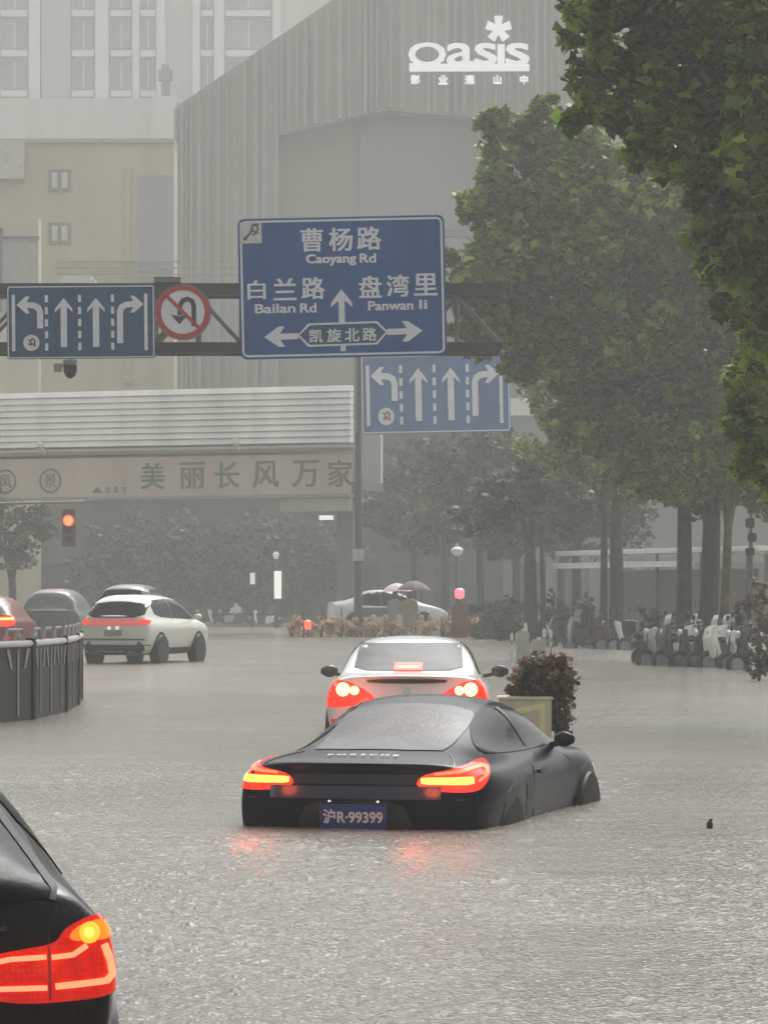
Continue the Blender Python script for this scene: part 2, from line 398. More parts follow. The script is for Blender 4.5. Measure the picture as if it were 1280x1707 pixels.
def mall():
    D = 232; k = D / F; X = lambda px: (px-640)*k; Z = lambda py: H-(py-HOR)*k
    t = thing('shopping_mall', 'grey ribbed shopping mall with a slanted roofline and white logo', 'building', (0, D, 0))
    mg = mat('mall_cladding', (.24, .255, .225), .65, var=.15, scale=.3, streak=True)
    out = [(X(290), -.9), (X(462), -.9), (X(462), Z(226)), (X(640), Z(183)), (X(800), Z(196)), (X(800), -.9), (X(1120), -.9), (X(1120), Z(-260)), (X(930), Z(-260)), (X(290), Z(180))]
    MB().prism(out, 0, 2.2).build('facade', mg, t)
    MB().prism([(X(294), -.9), (X(1110), -.9), (X(1110), Z(-250)), (X(930), Z(-250)), (X(294), Z(186))], 3.2, 24).build('wall', mat('mall_recess', (.27, .295, .25), .7, var=.12, scale=.3, streak=True), t)
    MB().box(X(600), X(802), 2.4, 3.19, -.9, Z(195)).build('recess_panel', mat('mall_panel', (.235, .24, .235), .65, var=.06, scale=.15), t)
    r = random.Random(3); fin = MB(); px = 291.0
    while px < 1115:
        wpx = r.uniform(2.0, 7); dep = r.uniform(.08, .5)
        top = Z(181) if px < 290 else H - (min(180 - (px-290)*0.6875, 400) - HOR)*k
        top = min(top, Z(-255)) - .1
        lo = -.9
        if 458 < px < 806: lo = (Z(226-(px-462)*.2416) if px < 640 else Z(183+(px-640)*.081)) + .15
        if 458 < px < 462: px = 463; continue
        fin.box(X(px), X(px+wpx), -dep, -.002, lo, top); px += wpx + r.uniform(2.5, 15)
    fin.build('ribs', mat('mall_ribs', (.275, .29, .255), .6, var=.12, scale=.3, streak=True), t)
    roof = MB().box(X(805), X(1110), -6, -.6, Z(700), Z(672)); roof.build('ledge', mat('white_ledge', (.72, .72, .66), .6), t)
    MB().box(X(812), X(1105), -5.6, -.602, -.9, Z(700)).build('shopfront', mat('teal_glass', (.07, .13, .11), .2, var=.3, scale=.6), t)
    MB().box(X(745), X(835), -3, -.61, Z(640), Z(600)).build('billboard', mat('pale_board', (.40, .40, .36), .6), t)
    MB().box(X(700), X(840), -2, -.62, Z(398), Z(386)).build('ledge', mat('dark_ledge', (.10, .10, .09), .6), t)
    # logo
    s = thing('mall_logo', 'white Oasis lettering with an asterisk on the upper wall of the grey mall', 'sign', (0, D-1.2, 0))
    mw = mat('logo_white', (.85, .85, .85), .4, var=.02, emit=(1, 1, 1), estr=.45)
    for ch, a, b, y0, y1 in (('a', 745, 788, 77, 113), ('s', 791, 826, 77, 113), ('s', 843, 880, 77, 113)):
        text_on(ch, X((a+b)/2), Z((y0+y1)/2), (y1-y0)*k, 0, mw, s, 'letter', .03, .3, (b-a)*k)
    text_on('O', X(711.5), Z(95), 38*k, 0, mw, s, 'letter', .03, .3, 60*k)
    MB().box(X(828), X(840), -.15, .15, Z(111), Z(78)).build('letter', mw, s)
    MB().prism([(X(682), Z(123)), (X(881), Z(122)), (X(881), Z(111)), (X(742), Z(110.5)), (X(682), Z(109.5))], -.16, .16).build('underline', mw, s)
    st = MB(); cx, cz = X(830), Z(52)
    for i in range(5):
        a = math.pi/2 + i*2*math.pi/5; c, sn = math.cos(a), math.sin(a)
        st.add(*(lambda q: (q, [(0, 1, 2, 3), (7, 6, 5, 4), (0, 4, 5, 1), (1, 5, 6, 2), (2, 6, 7, 3), (3, 7, 4, 0)]))(
            [(cx + c*u*k - sn*v*k, y+i*.01, cz + sn*u*k + c*v*k) for y in (-.2, .2) for u, v in ((0, -4), (21, -7), (21, 7), (0, 4))]))
    st.build('asterisk', mw, s)
    for ch, px in zip('影业通山中', (692, 738, 782, 828, 872)):
        text_on(ch, X(px), Z(137), 14*k, 0, mw, s, 'character', .05, .3)
    for px in (700, 780, 870):
        MB().box(X(px), X(px+3), .16, 1.195, Z(119), Z(117)).build('bracket', M_dksteel, s)
mall()

def side_blocks():  # unseen blocks added so the car paint reflects something dark
    for lab, x0, x1, y0, y1, h_, col in (('long brown unseen block added right of the camera to darken reflections', 19, 27, -11, 58, 13, (.13, .115, .10)), ('long grey unseen block added left of the camera to darken reflections', -30, -22, -11, 120, 15, (.12, .12, .12)), ('dark unseen block added behind the camera to darken reflections', -21, 18, -13, -11.2, 9, (.07, .07, .07))):
        t = thing('added_block', lab, 'building', ((x0+x1)/2, (y0+y1)/2, -.9)); a, b = (x1-x0)/2, (y1-y0)/2
        MB().box(-a, a, -b, b, 0, h_).build('wall', mat('block_wall_%d' % x0, col, .8, scale=.3), t)
        MB().box(-a-.05, a+.05, -b-.05, b+.05, h_, h_+.3).build('roof', mat('block_roof', (.1, .1, .1), .8), t)
        sx = -1 if x0 > 0 else 1
        if b > 10:
            for j in range(int(2*b/6)):
                for z in (1.2, 4.6, 8, 11.4): MB().box(min(sx*a, sx*(a+.05)), max(sx*a, sx*(a+.05)), -b+1+j*6, -b+5+j*6, z, z+2.2).build('window', mat('dark_shop_glass', (.035, .037, .04), .15, var=.3), t)
side_blocks()
def backdrop():
    # dark blocks behind the crossing, each its own building
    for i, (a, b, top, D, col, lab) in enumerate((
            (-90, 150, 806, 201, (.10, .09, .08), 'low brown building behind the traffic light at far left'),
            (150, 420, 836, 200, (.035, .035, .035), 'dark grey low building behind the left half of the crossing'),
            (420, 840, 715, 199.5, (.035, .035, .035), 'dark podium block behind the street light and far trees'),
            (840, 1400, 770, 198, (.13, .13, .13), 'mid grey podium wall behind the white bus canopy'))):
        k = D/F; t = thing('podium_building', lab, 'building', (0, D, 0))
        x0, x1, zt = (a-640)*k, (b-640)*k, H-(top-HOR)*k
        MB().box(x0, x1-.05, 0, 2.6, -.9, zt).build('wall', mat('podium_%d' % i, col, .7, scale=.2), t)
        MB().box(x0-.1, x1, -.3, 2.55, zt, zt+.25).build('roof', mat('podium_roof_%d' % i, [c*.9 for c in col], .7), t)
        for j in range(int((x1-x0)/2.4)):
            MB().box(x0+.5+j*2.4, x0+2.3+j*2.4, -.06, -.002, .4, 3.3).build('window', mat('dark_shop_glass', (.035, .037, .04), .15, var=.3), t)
backdrop()

# ---------------------------------------------------------------- pedestrian overpass
def overpass():
    P = Vector((-1.32, 143.5, 0)); t = thing('pedestrian_overpass', 'white clad pedestrian overpass with a tan banner spanning the flooded crossing', 'bridge', P, R(-22.3))
    L = -34
    m = mat('white_cladding', (.86, .85, .81), .5, var=.14, scale=.8, streak=True)
    c = MB(); z0, z1 = 7.62, 9.92
    for i in range(9):
        a = z0 + (z1-z0)*i/9; b = z0 + (z1-z0)*(i+1)/9
        c.add([(L, -.10, a+.03), (0, -.10, a+.03), (0, .0, b-.03), (L, .0, b-.03), (L, .3, a+.03), (0, .3, a+.03), (0, .3, b-.03), (L, .3, b-.03)],
              [(0, 1, 2, 3), (4, 7, 6, 5), (0, 4, 5, 1), (2, 6, 7, 3), (1, 5, 6, 2), (0, 3, 7, 4)])
    c.box(L, -.02, .05, .24, z0, z1)
    c.build('cladding', m, t)
    MB().box(L, .25, -.30, .35, 7.30, 7.55).build('beam', mat('beam_grey', (.30, .29, .27), .5), t)
    MB().box(L, .3, -.42, -.305, 7.42, 7.52).build('pipe_rail', mat('rail_pale', (.42, .40, .37), .5), t)
    MB().box(L, 0, 0.4, 3.4, 5.75, 6.1).build('deck', mat('deck_concrete', (.2, .2, .19), .8), t)
    MB().box(L, -.02, 3.2, 3.4, 6.1, 9.7).build('rear_cladding', m, t)
    MB().box(L, -.01, .05, 3.35, 9.72, 9.86).build('roof', mat('deck_roof', (.3, .3, .3), .8), t)
    bn = MB().box(L, .02, -.12, -.02, 5.58, 7.18).build('banner', mat('tan_banner', (.50, .43, .36), .7, var=.12, scale=.8, streak=True), t)
    MB().box(L, .02, -.16, .38, 5.46, 5.56).build('bottom_rail', mat('beam_grey', (.3, .29, .27)), t)
    md = mat('banner_ink', (.125, .115, .085), .7, var=.2); md2 = mat('banner_ink_green', (.10, .125, .08), .7, var=.2)
    k = 144.5/F/math.cos(R(22.3))
    X = lambda px: -(585-px)*k*1.005
    for i, (ch, px) in enumerate(zip('美丽长风万家', (252, 320, 380, 445, 512, 575))):
        text_on(ch, X(px)-(.15 if i == 5 else 0), 6.40-.012*(585-px)*k*0, 1.06, -.122, md2 if i in (0, 2) else md, bn, 'character', .02, .02)
    for px in (10, 88):
        cx = X(px)*1.03; cz = 6.25
        MB().add(*ring(cx, cz, .52, .42, -.124, -.1205)).build('emblem_ring', md, bn)
        text_on('风' if px == 10 else '景', cx, cz, .55, -.122, md, bn, 'emblem', .01, .02)
    text_on('▲ S S T', X(186)*1.02, 5.86, .24, -.122, md, bn, 'small_lettering', .03, .02, 1.6)
    MB().box(-3.1, -.1, .0, .36, 4.9, 5.45).build('access_panel', mat('pale_green_panel', (.34, .36, .27), .6), t)
    for x in (-1.2, -31):
        MB().box(x, x+.7, 1.4, 2.2, -.9, 5.75).build('pier', mat('deck_concrete', (.2, .2, .19), .8), t)
    l = MB().box(-1.25, -.75, -.3, .0, 4.55, 4.72).build('floodlight', mat('lit_flood', (.8, .8, .78), .4, emit=(1, 1, .95), estr=.7), t)
    for px in (68, 405):
        MB().tube([(X(px), -.35, 7.4), (X(px), -.7, 7.6)], .07).lathe([(.05, 0), (.16, .1), (.14, .25), (.03, .3)], (X(px), -.8, 7.55)).build('camera_dome', mat('pale_dome', (.7, .7, .68), .4), t)

def ring(cx, cz, ro, ri, y0, y1, n=32):
    v = []; f = []
    for y in (y0, y1):
        for r in (ro, ri):
            v += [(cx+r*math.cos(2*math.pi*i/n), y, cz+r*math.sin(2*math.pi*i/n)) for i in range(n)]
    for i in range(n):
        j = (i+1) % n
        f += [(i, j, n+j, n+i), (2*n+i, 3*n+i, 3*n+j, 2*n+j), (i, 2*n+i, 2*n+j, j), (n+i, n+j, 3*n+j, 3*n+i)]
    return v, f
overpass()

# ---------------------------------------------------------------- gantry and signs
def disc(cx, cz, r, n=32): return [(cx+r*math.cos(2*math.pi*i/n), cz+r*math.sin(2*math.pi*i/n)) for i in range(n)]
def up_arrow(cx, z0, z1, wsh, whd, hh):
    return [(cx-wsh/2, z0), (cx+wsh/2, z0), (cx+wsh/2, z1-hh*.62), (cx+whd/2, z1-hh), (cx+whd/2-.01, z1-hh*.72), (cx, z1), (cx-whd/2+.01, z1-hh*.72), (cx-whd/2, z1-hh), (cx-wsh/2, z1-hh*.62)]
def rrect(x0, x1, z0, z1, r, n=5):
    p = []
    for cx, cz, a in ((x1-r, z1-r, 0), (x0+r, z1-r, 90), (x0+r, z0+r, 180), (x1-r, z0+r, 270)):
        p += [(cx+r*math.cos(R(a+90*i/n)), cz+r*math.sin(R(a+90*i/n))) for i in range(n+1)]
    return p
def frame_poly(x0, x1, z0, z1, r, wd, y0, y1, mb):
    a = rrect(x0, x1, z0, z1, r); b = rrect(x0+wd, x1-wd, z0+wd, z1-wd, max(r-wd, .005)); n = len(a); v = []; f = []
    for y in (y0, y1): v += [(x, y, z) for x, z in a] + [(x, y, z) for x, z in b]
    for i in range(n):
        j = (i+1) % n
        f += [(i, j, n+j, n+i), (2*n+i, 3*n+i, 3*n+j, 2*n+j), (i, 2*n+i, 2*n+j, j), (n+i, n+j, 3*n+j, 3*n+i)]
    mb.add(v, f)
GD = 60.0; GK = GD/F
def gantry():
    t = thing('sign_gantry', 'dark steel truss gantry carrying the blue road signs over the lanes', 'gantry', (-8.2, GD+.35, -.6))
    X = lambda px: (px-640)*GK+8.2
    Z = lambda py: H-(py-HOR)*GK+.6
    x0, x1 = 0, X(835)
    zt, zb = Z(479), Z(577)
    for y in (0, .7):
        MB().box(x0, x1, y-.07, y+.07, zt-.10, zt+.10).build('top_chord', M_dksteel, t, bevel=.01)
        MB().box(x0, x1, y-.07, y+.07, zb-.09, zb+.09).build('bottom_chord', M_dksteel, t, bevel=.01)
        b = MB(); n = 14
        for i in range(n):
            xa = x0 + (x1-x0)*i/n; xb = x0 + (x1-x0)*(i+1)/n
            b.tube([(xa, y, zb+.09), (xa, y, zt-.1)], .03, 6)
            p, q = ((xa, y, zt-.1), (xb, y, zb+.09)) if i % 2 else ((xa, y, zb+.09), (xb, y, zt-.1))
            b.tube([p, q], .035, 6)
        b.build('lattice', M_steel, t)
    MB().tube([(0, .35, 0), (0, .35, zt+.6)], [.24, .18], 14).build('mast', M_dksteel, t, True)
    MB().box(-.4, .4, -.05, .75, 0, .06).build('base_plate', M_dksteel, t)
    MB().box(X(255), X(300), -.1, .1, zt+.11, zt+.2).build('cable_clamp', M_steel, t)

def border(t, x0, x1, z0, z1, r, wd, inset, m, y):
    mb = MB(); frame_poly(x0+inset, x1-inset, z0+inset, z1-inset, r, wd, y-.006, y-.001, mb); mb.build('border', m, t)

def no_u_turn(t, cx, cz, r, y, big=True):
    """round ban sign: white disc, red ring and slash, black U-turn arrow"""
    d = MB().prism(disc(cx, cz, r), y-.006, y).build('disc' if big else 'ban_disc', M_signwhite, t)
    e = d
    MB().add(*ring(cx, cz, r*1.0, r*.80, y-.012, y-.007)).build('ring', M_signred if big else M_signwhite, e)
    u = [(cx+.40*r, cz-.52*r), (cx+.40*r, cz+.22*r), (cx+.33*r, cz+.40*r), (cx+.17*r, cz+.48*r), (cx, cz+.42*r), (cx-.10*r, cz+.26*r), (cx-.12*r, cz-.12*r)]
    MB().prism(stroke(u, .17*r), y-.012, y-.007).prism([(cx-.12*r, cz-.45*r), (cx-.45*r, cz-.08*r), (cx-.12*r, cz-.16*r), (cx+.2*r, cz-.08*r)], y-.0125, y-.0071).build('arrow', M_signblack, e)
    q = .58*r if big else .4*r
    MB().prism(stroke([(cx-q, cz+q), (cx+q, cz-q)], .13*r), y-.018, y-.0126).build('slash', M_signred, e)

def lane_sign(label, loc, sc, blue):
    t = thing('lane_sign', label, 'sign', loc, 0, 'blue lane arrow boards'); t.rotation_euler = (0, R(-.5), 0)
    w_, h_ = 2.46, 1.22
    def bx(u): return (u-.5)*w_
    Y = -.03
    MB().prism(rrect(-w_/2, w_/2, -h_/2, h_/2, .04), Y, .03).build('board', blue, t)
    border(t, -w_/2, w_/2, -h_/2, h_/2, .04, .018, .012, M_signwhite, Y)
    y0, y1 = Y-.007, Y-.001
    for u in (.045, .94):
        MB().prism([(bx(u)-.028, -.48), (bx(u)+.028, -.48), (bx(u)+.028, .46), (bx(u)-.028, .46)], y0, y1).build('edge_line', M_signwhite, t)
    for u in (.268, .492, .715):
        for i in range(5):
            z = .45-.2*i; MB().prism([(bx(u)-.026, z-.12), (bx(u)+.026, z-.12), (bx(u)+.026, z), (bx(u)-.026, z)], y0, y1).build('dash', M_signwhite, t)
    for u in (.385, .603):
        MB().prism(up_arrow(bx(u), -.42, .40, .105, .30, .24), y0, y1).build('arrow', M_signwhite, t)
    def turn(x, sg, zb_):
        s = stroke([(x, zb_), (x, .17), (x-sg*.03, .24), (x-sg*.10, .28), (x-sg*.22, .29)], .10)
        hx = x-sg*.22
        b = MB().prism(s, y0, y1)
        b.prism([(hx, .34), (hx, .24), (hx+sg*.05, .15), (hx-sg*.02, .15), (hx-sg*.17, .29), (hx-sg*.02, .43), (hx+sg*.05, .43)], y0-.0006, y1-.0006)
        b.build('arrow', M_signwhite, t)
    turn(bx(.225), 1, -.10); turn(bx(.765), -1, -.36)
    no_u_turn(t, bx(.165), -.34, .135, Y-.001, False)
    t.scale = (sc, sc, sc)
    return t

def guide_sign():
    cx, cy = 570.5, 478.5
    c = at(cx, cy, GD-.1)
    t = thing('guide_sign', 'large blue direction sign with white Chinese road names and three arrows', 'sign', c); t.rotation_euler = (0, R(-1.25), 0)
    w_, h_ = 3.44, 2.34; Y = -.03
    MB().prism(rrect(-w_/2, w_/2, -h_/2, h_/2, .12), Y, .03).build('board', M_signblue, t)
    border(t, -w_/2, w_/2, -h_/2, h_/2, .10, .035, .035, M_signwhite, Y)
    def P(px, py):
        a = R(1.25); dx, dz = (px-cx)*GK, -(py-cy)*GK
        return (dx*math.cos(a)+dz*math.sin(a), -dx*math.sin(a)+dz*math.cos(a))
    y0, y1 = Y-.007, Y-.001
    for s, cs, sz in (('曹杨路', ((520, 400), (568, 399), (615, 397)), 38), ('白兰路', ((428, 483), (475, 482), (522, 480)), 36), ('盘湾里', ((617, 478), (663, 476), (709, 474)), 36), ('凯旋北路', ((527, 560), (557, 559), (587, 558), (616, 557)), 22)):
        for ch, (px, py) in zip(s, cs):
            x, z = P(px, py); text_on(ch, x, z, sz*GK*(.86 if ch in '白' else 1.0), y1, M_signwhite, t, 'character', .028, .006, None if ch not in '白' else sz*GK*.8)
    for s, px, py, wd in (('Caoyang', 552, 433, 82), ('Rd', 613, 430, 26), ('Bailan', 459, 514, 66), ('Rd', 514, 513, 26), ('Panwan', 651, 509, 74), ('li', 705, 507, 12)):
        x, z = P(px, py); hh = 19 if s == 'Caoyang' else 15
        text_on(s, x, z, hh*GK, y1, M_signwhite, t, 'lettering', .05, .006, wd*GK)
    hexo = [P(*q) for q in ((496, 559), (514, 539), (629, 535), (646, 553), (629, 574), (514, 578))]
    ccx = sum(p[0] for p in hexo)/6; ccz = sum(p[1] for p in hexo)/6
    inn = [(ccx+(x-ccx)*.955, ccz+(z-ccz)*.83) for x, z in hexo]
    MB().prism(hexo, y0-.001, y1).build('name_box', M_signwhite, t)
    MB().prism(inn, y0-.003, y0-.0012).build('name_box_field', M_signblue2, t)
    for o in [o for o in t.children if o.name.startswith('character')][9:]: o.location.y = -.012
    x, z = P(570, 538); x2, z2 = P(570, 482)
    MB().prism(up_arrow(x, z, z2, .10, .36, .30), y0, y1).build('arrow', M_signwhite, t)
    x, z = P(572, 578); MB().prism([(x-.045, z-.07), (x+.045, z-.07), (x+.045, z+.03), (x-.045, z+.03)], y0, y1).build('road_stub', M_signwhite, t)
    for (ax, ay), (bx, by) in (((497, 560), (441, 562)), ((645, 553), (704, 551))):
        a = Vector(P(ax, ay)); b = Vector(P(bx, by)); d = (b-a).normalized(); n = Vector((-d.y, d.x)); L = (b-a).length
        poly = [a+n*.05, a-n*.05, a+d*(L-.26)-n*.05, a+d*(L-.34)-n*.17, a+d*(L-.24)-n*.17, b, a+d*(L-.24)+n*.17, a+d*(L-.34)+n*.17, a+d*(L-.26)+n*.05]
        MB().prism([tuple(p) for p in poly], y0, y1).build('arrow', M_signwhite, t)
    x0, z0 = P(401, 406); x1, z1 = P(436, 370)
    MB().prism([(x0, z0), (x1, z0), (x1, z1), (x0, z1)], y0-.002, y1).build('route_panel', mat('route_panel', (.60, .61, .58), .5), t)
    mk = MB(); q = P(418, 388); mg = mat('route_grey', (.10, .10, .11), .5)
    mk.prism(stroke([P(409, 398), P(417, 389), P(422, 380)], .04), y0-.005, y0-.0022)
    mk.add(*ring(*P(425, 381), .07, .04, y0-.0052, y0-.0023, 12)).prism(disc(*P(409, 398), .035, 8), y0-.0056, y0-.0024)
    mk.prism(stroke([P(421, 391), P(431, 388)], .03), y0-.0058, y0-.0026).prism(stroke([P(420, 375), P(432, 374)], .03), y0-.0059, y0-.0027)
    mk.build('route_symbol', mg, t)
    for x in (-1.0, 1.0):
        MB().box(x-.05, x+.05, .032, .36, -.9, -.8).box(x-.05, x+.05, .032, .30, .1, .2).build('bracket', M_dksteel, t)
gantry()
guide_sign()
lane_sign('blue four lane arrow board on the gantry left of the round red ban sign', at(135, 536.5, GD-.1), 1.0, M_signblue2)
rs = thing('no_u_turn_sign', 'round white and red no U-turn sign between the two boards on the gantry', 'sign', at(305, 520, GD-.12))
no_u_turn(rs, 0, 0, .455, -.02)
MB().prism(disc(0, 0, .47), -.02, .01).build('back_plate', M_steel, rs)
dc = thing('dome_camera', 'dark dome camera hanging under the left blue lane board', 'camera', at(117, 598, GD+.35))
MB().lathe([(.03, .25), (.05, 0), (.12, -.02), (.12, -.10)], n=12).build('housing', mat('cam_white', (.5, .5, .45), .4), dc, True)
MB().lathe([(.115, -.105), (.115, -.2), (.08, -.29), (.02, -.33)], n=12).build('dome', mat('dark_dome', (.02, .014, .008), .15), dc, True)
MB().box(-.27, -.14, -.06, .06, -.22, -.08).box(-.14, -.1, -.02, .02, -.14, -.10).build('junction_box', mat('cam_white', (.5, .5, .45), .4), dc)

# far lane sign on its own pole
FD = 137.0
ps = at(597, 1050, FD)
p = thing('sign_pole', 'tall thin dark pole at the end of the overpass holding the lower lane board', 'pole', (ps.x, FD+.1, -.2))
zt = at(0, 590, FD).z+.2
MB().tube([(0, 0, 0), (0, 0, zt)], [.17, .11], 10).build('mast', mat('pole_dark', (.045, .035, .03), .5), p, True)
MB().tube([(0, .06, zt-.6), (5.6, .06, zt-.6)], .09, 8).tube([(0, .06, zt-2.2), (5.6, .06, zt-2.2)], .07, 8).build('arm', M_steel, p)
MB().box(-.22, .22, -.45, -.16, at(0, 935, FD).z+.2, at(0, 915, FD).z+.2).build('control_box', mat('pale_box', (.40, .41, .41), .5), p)
MB().box(-.16, -.05, -.3, -.12, at(0, 722, FD).z+.2, at(0, 596, FD).z+.2).build('side_strip', mat('sign_back', (.17, .22, .22), .5), p)
ls2 = lane_sign('larger faded blue lane arrow board partly behind the big direction sign', at(726, 656, FD-.1), 2.34*1.02, mat('far_lane_blue', (.024, .10, .29), .45, var=.2, scale=3, streak=True))
ls2.scale = (2.30, 2.3, 2.45); ls2.rotation_euler = (0, R(-1.2), 0)

# traffic light on a mast arm from the left
TD = 118.0
tl = at(115, 868, TD)
t = thing('traffic_light', 'traffic light glowing red on a thin arm at the left of the crossing', 'traffic light', (-13.4, TD, -.3))
lx = tl.x+13.4; lz = tl.z+.3
MB().tube([(0, 0, 0), (0, 0, lz+.75)], [.12, .09], 10).build('pole', M_steel, t, True)
MB().tube([(0, .12, lz+.55), (lx+.5, .12, lz+.62)], .05, 8).build('arm', M_steel, t)
MB().box(lx-.22, lx+.22, -.12, .12, lz-.85, lz+.38).build('housing', mat('light_housing', (.05, .04, .035), .5), t, bevel=.03)
MB().lathe([(.20, -.125), (.20, -.15), (.12, -.18)], (lx, 0, lz), 'y', 18).build('red_lamp', mat('red_signal', (1, .2, .05), .3, emit=(1, .09, .035), estr=3.2, var=.02), t)
for i, dz in enumerate((-.30, -.62)):
    MB().lathe([(.13, -.125), (.13, -.14)], (lx, 0, lz+dz), 'y', 14).build('dark_lamp', M_black, t)
MB().add(*ring(lx, lz, .20, .172, -.34, -.121, 18)).build('hood', M_trim, t)

# ---------------------------------------------------------------- trees
def leaves_mesh(name, clumps, size, seed, flat=.5, spread=1.0):
    """clumps: (centre, radii, count); many small folded leaves, denser toward each clump's skin"""
    r = np.random.default_rng(seed); P = []; T0 = []
    for c, rad, n in clumps:
        d = r.normal(size=(n, 3)); d /= np.linalg.norm(d, axis=1)[:, None]
        q = r.random(n)**.42
        # knock gaps: sub-clumps on the ellipsoid
        k = max(8, n//55); cen = r.normal(size=(k, 3)); cen /= np.linalg.norm(cen, axis=1)[:, None]
        cen *= (.42+.62*r.random(k))[:, None]
        who = r.integers(0, k, n)
        p = cen[who] + d*(q*spread*(.14+.36*r.random(k)**1.5)[who])[:, None]
        P.append(np.array(c) + p*np.array(rad)); T0.append((.65+.75*r.random(k))[who])
    P = np.concatenate(P); N = len(P)
    s = size*(.4+1.1*r.random(N)**1.3)
    nrm = r.normal(size=(N, 3)); nrm[:, 2] = np.abs(nrm[:, 2])+flat; nrm /= np.linalg.norm(nrm, axis=1)[:, None]
    t = np.cross(nrm, r.normal(size=(N, 3))); t /= np.linalg.norm(t, axis=1)[:, None]; b = np.cross(nrm, t)
    s = s[:, None]
    dn = -nrm*s
    pts = [P - t*s*.5, P - t*s*.08 - b*s*.50 + dn*.16, P + t*s*.10 - b*s*.20 + dn*.03, P + t*s*.55 + dn*.12, P + t*s*.10 + b*s*.20 + dn*.03, P - t*s*.08 + b*s*.50 + dn*.16]
    V = np.stack(pts, 1).reshape(-1, 3)
    base = np.arange(N)*6
    T = np.stack([base, base+1, base+2, base, base+2, base+3, base, base+3, base+4, base, base+4, base+5], 1).reshape(-1, 3)
    me = bpy.data.meshes.new(name)
    me.vertices.add(len(V)); me.vertices.foreach_set('co', V.astype(np.float32).ravel())
    me.loops.add(len(T)*3); me.loops.foreach_set('vertex_index', T.astype(np.int32).ravel())
    me.polygons.add(len(T)); me.polygons.foreach_set('loop_start', np.arange(0, len(T)*3, 3, dtype=np.int32))
    me.update(calc_edges=True)
    at_ = me.attributes.new('tone', 'FLOAT', 'POINT'); at_.data.foreach_set('value', np.repeat(np.concatenate(T0), 6).astype(np.float32))
    return me

def tree(label, px, base_y, D, trunk_w, fork_z, clumps_px, leaf, lm, seed, group='street trees along the right side', bark=None, n=500, lean=0.0, dd=2.2, base_z=-.3, stems=None):
    b = at(px, base_y, D); r = random.Random(seed)
    t = thing('street_tree', label, 'tree', (b.x, D, base_z), 0, group)
    O = Vector((b.x, D, base_z)); cl = []
    for cx, cyy, rx, ry in clumps_px:
        c = at(cx, cyy, D) - O; k = D/F
        c.y += r.uniform(-.5, .5)
        cl.append((tuple(c), (rx*k, max(rx, ry)*k*.9, ry*k), int(n*max(.3, (rx*ry)/8000.0))))
    bark = bark or M_bark
    top = Vector((lean, 0, fork_z))
    tm = MB(); tips = []
    for sx, sw, slean in (stems or [(0, trunk_w, lean)]):
        tp = Vector((slean, 0, fork_z)); tips.append((tp, sw))
        tm.tube([(sx, 0, 0), (sx+.02, 0, .4), (sx*.6+slean*.4+.03, .05, fork_z*.5), tuple(tp)], [sw*.62, sw*.52, sw*.45, sw*.36], 10)
    tm.build('trunk', bark, t, True)
    lim = MB()
    for c, rad, _ in cl:
        c = Vector(c); mid = top.lerp(c, .5) + Vector((r.uniform(-.2, .2), r.uniform(-.3, .3), .35))
        tp, sw = min(tips, key=lambda q: (q[0]-c).length); mid = tp.lerp(c, .45) + Vector((r.uniform(-.2, .2), r.uniform(-.3, .3), .35))
        lim.tube([tuple(tp-Vector((0, 0, .12))), tuple(tp.lerp(mid, .35)+Vector((0, 0, .15))), tuple(mid), tuple(c)], [sw*.33, sw*.24, sw*.15, .02], 7)
        for _ in range(5):
            e = c + Vector((r.uniform(-1, 1)*rad[0], r.uniform(-1, 1)*rad[1], r.uniform(-.6, 1)*rad[2]))*.8
            lim.tube([tuple(c.lerp(mid, .3)), tuple(e)], [.03, .008], 5)
    lim.build('limbs', bark, t, True)
    mesh_obj('crown', leaves_mesh('crown', cl, leaf, seed), lm, t)
    return t

# nearest, dark broad leaves reaching in from the right edge
tree('nearest dark tree with large leaves hanging in from the top right corner', 1420, 1200, 46, .34, 5.2,
     [(1005, 55, 75, 85), (1000, 190, 55, 45), (1110, 90, 110, 110), (1130, 240, 110, 80), (1230, 120, 120, 140), (1265, 330, 110, 150), (1350, 250, 150, 250), (1290, 560, 75, 170), (1225, 430, 60, 90), (1270, 720, 50, 90), (1200, 20, 130, 90), (1060, -40, 130, 80), (1340, 20, 140, 140)], .20, M_leaf_near, 11, n=1500, base_z=-.6)
tree('large round street tree with twin dark trunks behind the parked scooters', 1158, 1085, 88, .42, 5.0,
     [(880, 250, 75, 70), (960, 300, 120, 110), (830, 330, 55, 90), (850, 440, 95, 80), (800, 500, 55, 65), (900, 560, 110, 70), (1000, 440, 150, 120), (1120, 400, 140, 150), (1050, 580, 140, 100), (1180, 560, 140, 130), (1250, 420, 130, 180), (1120, 700, 130, 85), (1240, 700, 110, 100), (960, 620, 70, 50), (820, 560, 60, 35), (1010, 700, 90, 60), (1090, 790, 90, 50), (1190, 800, 80, 50), (1270, 800, 60, 60), (782, 350, 18, 20), (748, 428, 22, 14), (760, 482, 32, 18), (785, 548, 38, 20), (815, 205, 20, 20), (905, 180, 22, 18), (870, 610, 40, 20)],
     .25, M_leaf_mid, 12, n=2700, stems=[(-.30, .42, -.25), (.30, .52, .45)])
tree('slim tree with a mossy brown trunk right of the twin trunks', 1203, 1090, 84, .26, 3.5,
     [(1215, 760, 70, 60), (1150, 790, 70, 45), (1270, 720, 60, 80)], .17, M_leaf_mid, 13, bark=M_bark2, n=3000, lean=.15)
tree('paler yellowish street tree behind the large round one', 1018, 1075, 106, .40, 4.2,
     [(985, 690, 90, 80), (1060, 730, 80, 70), (930, 740, 60, 55), (1000, 780, 90, 40), (910, 660, 50, 50)], .2, M_leaf_yel, 14, n=3400, stems=[(-.25, .25, -.2), (.15, .48, .15)])
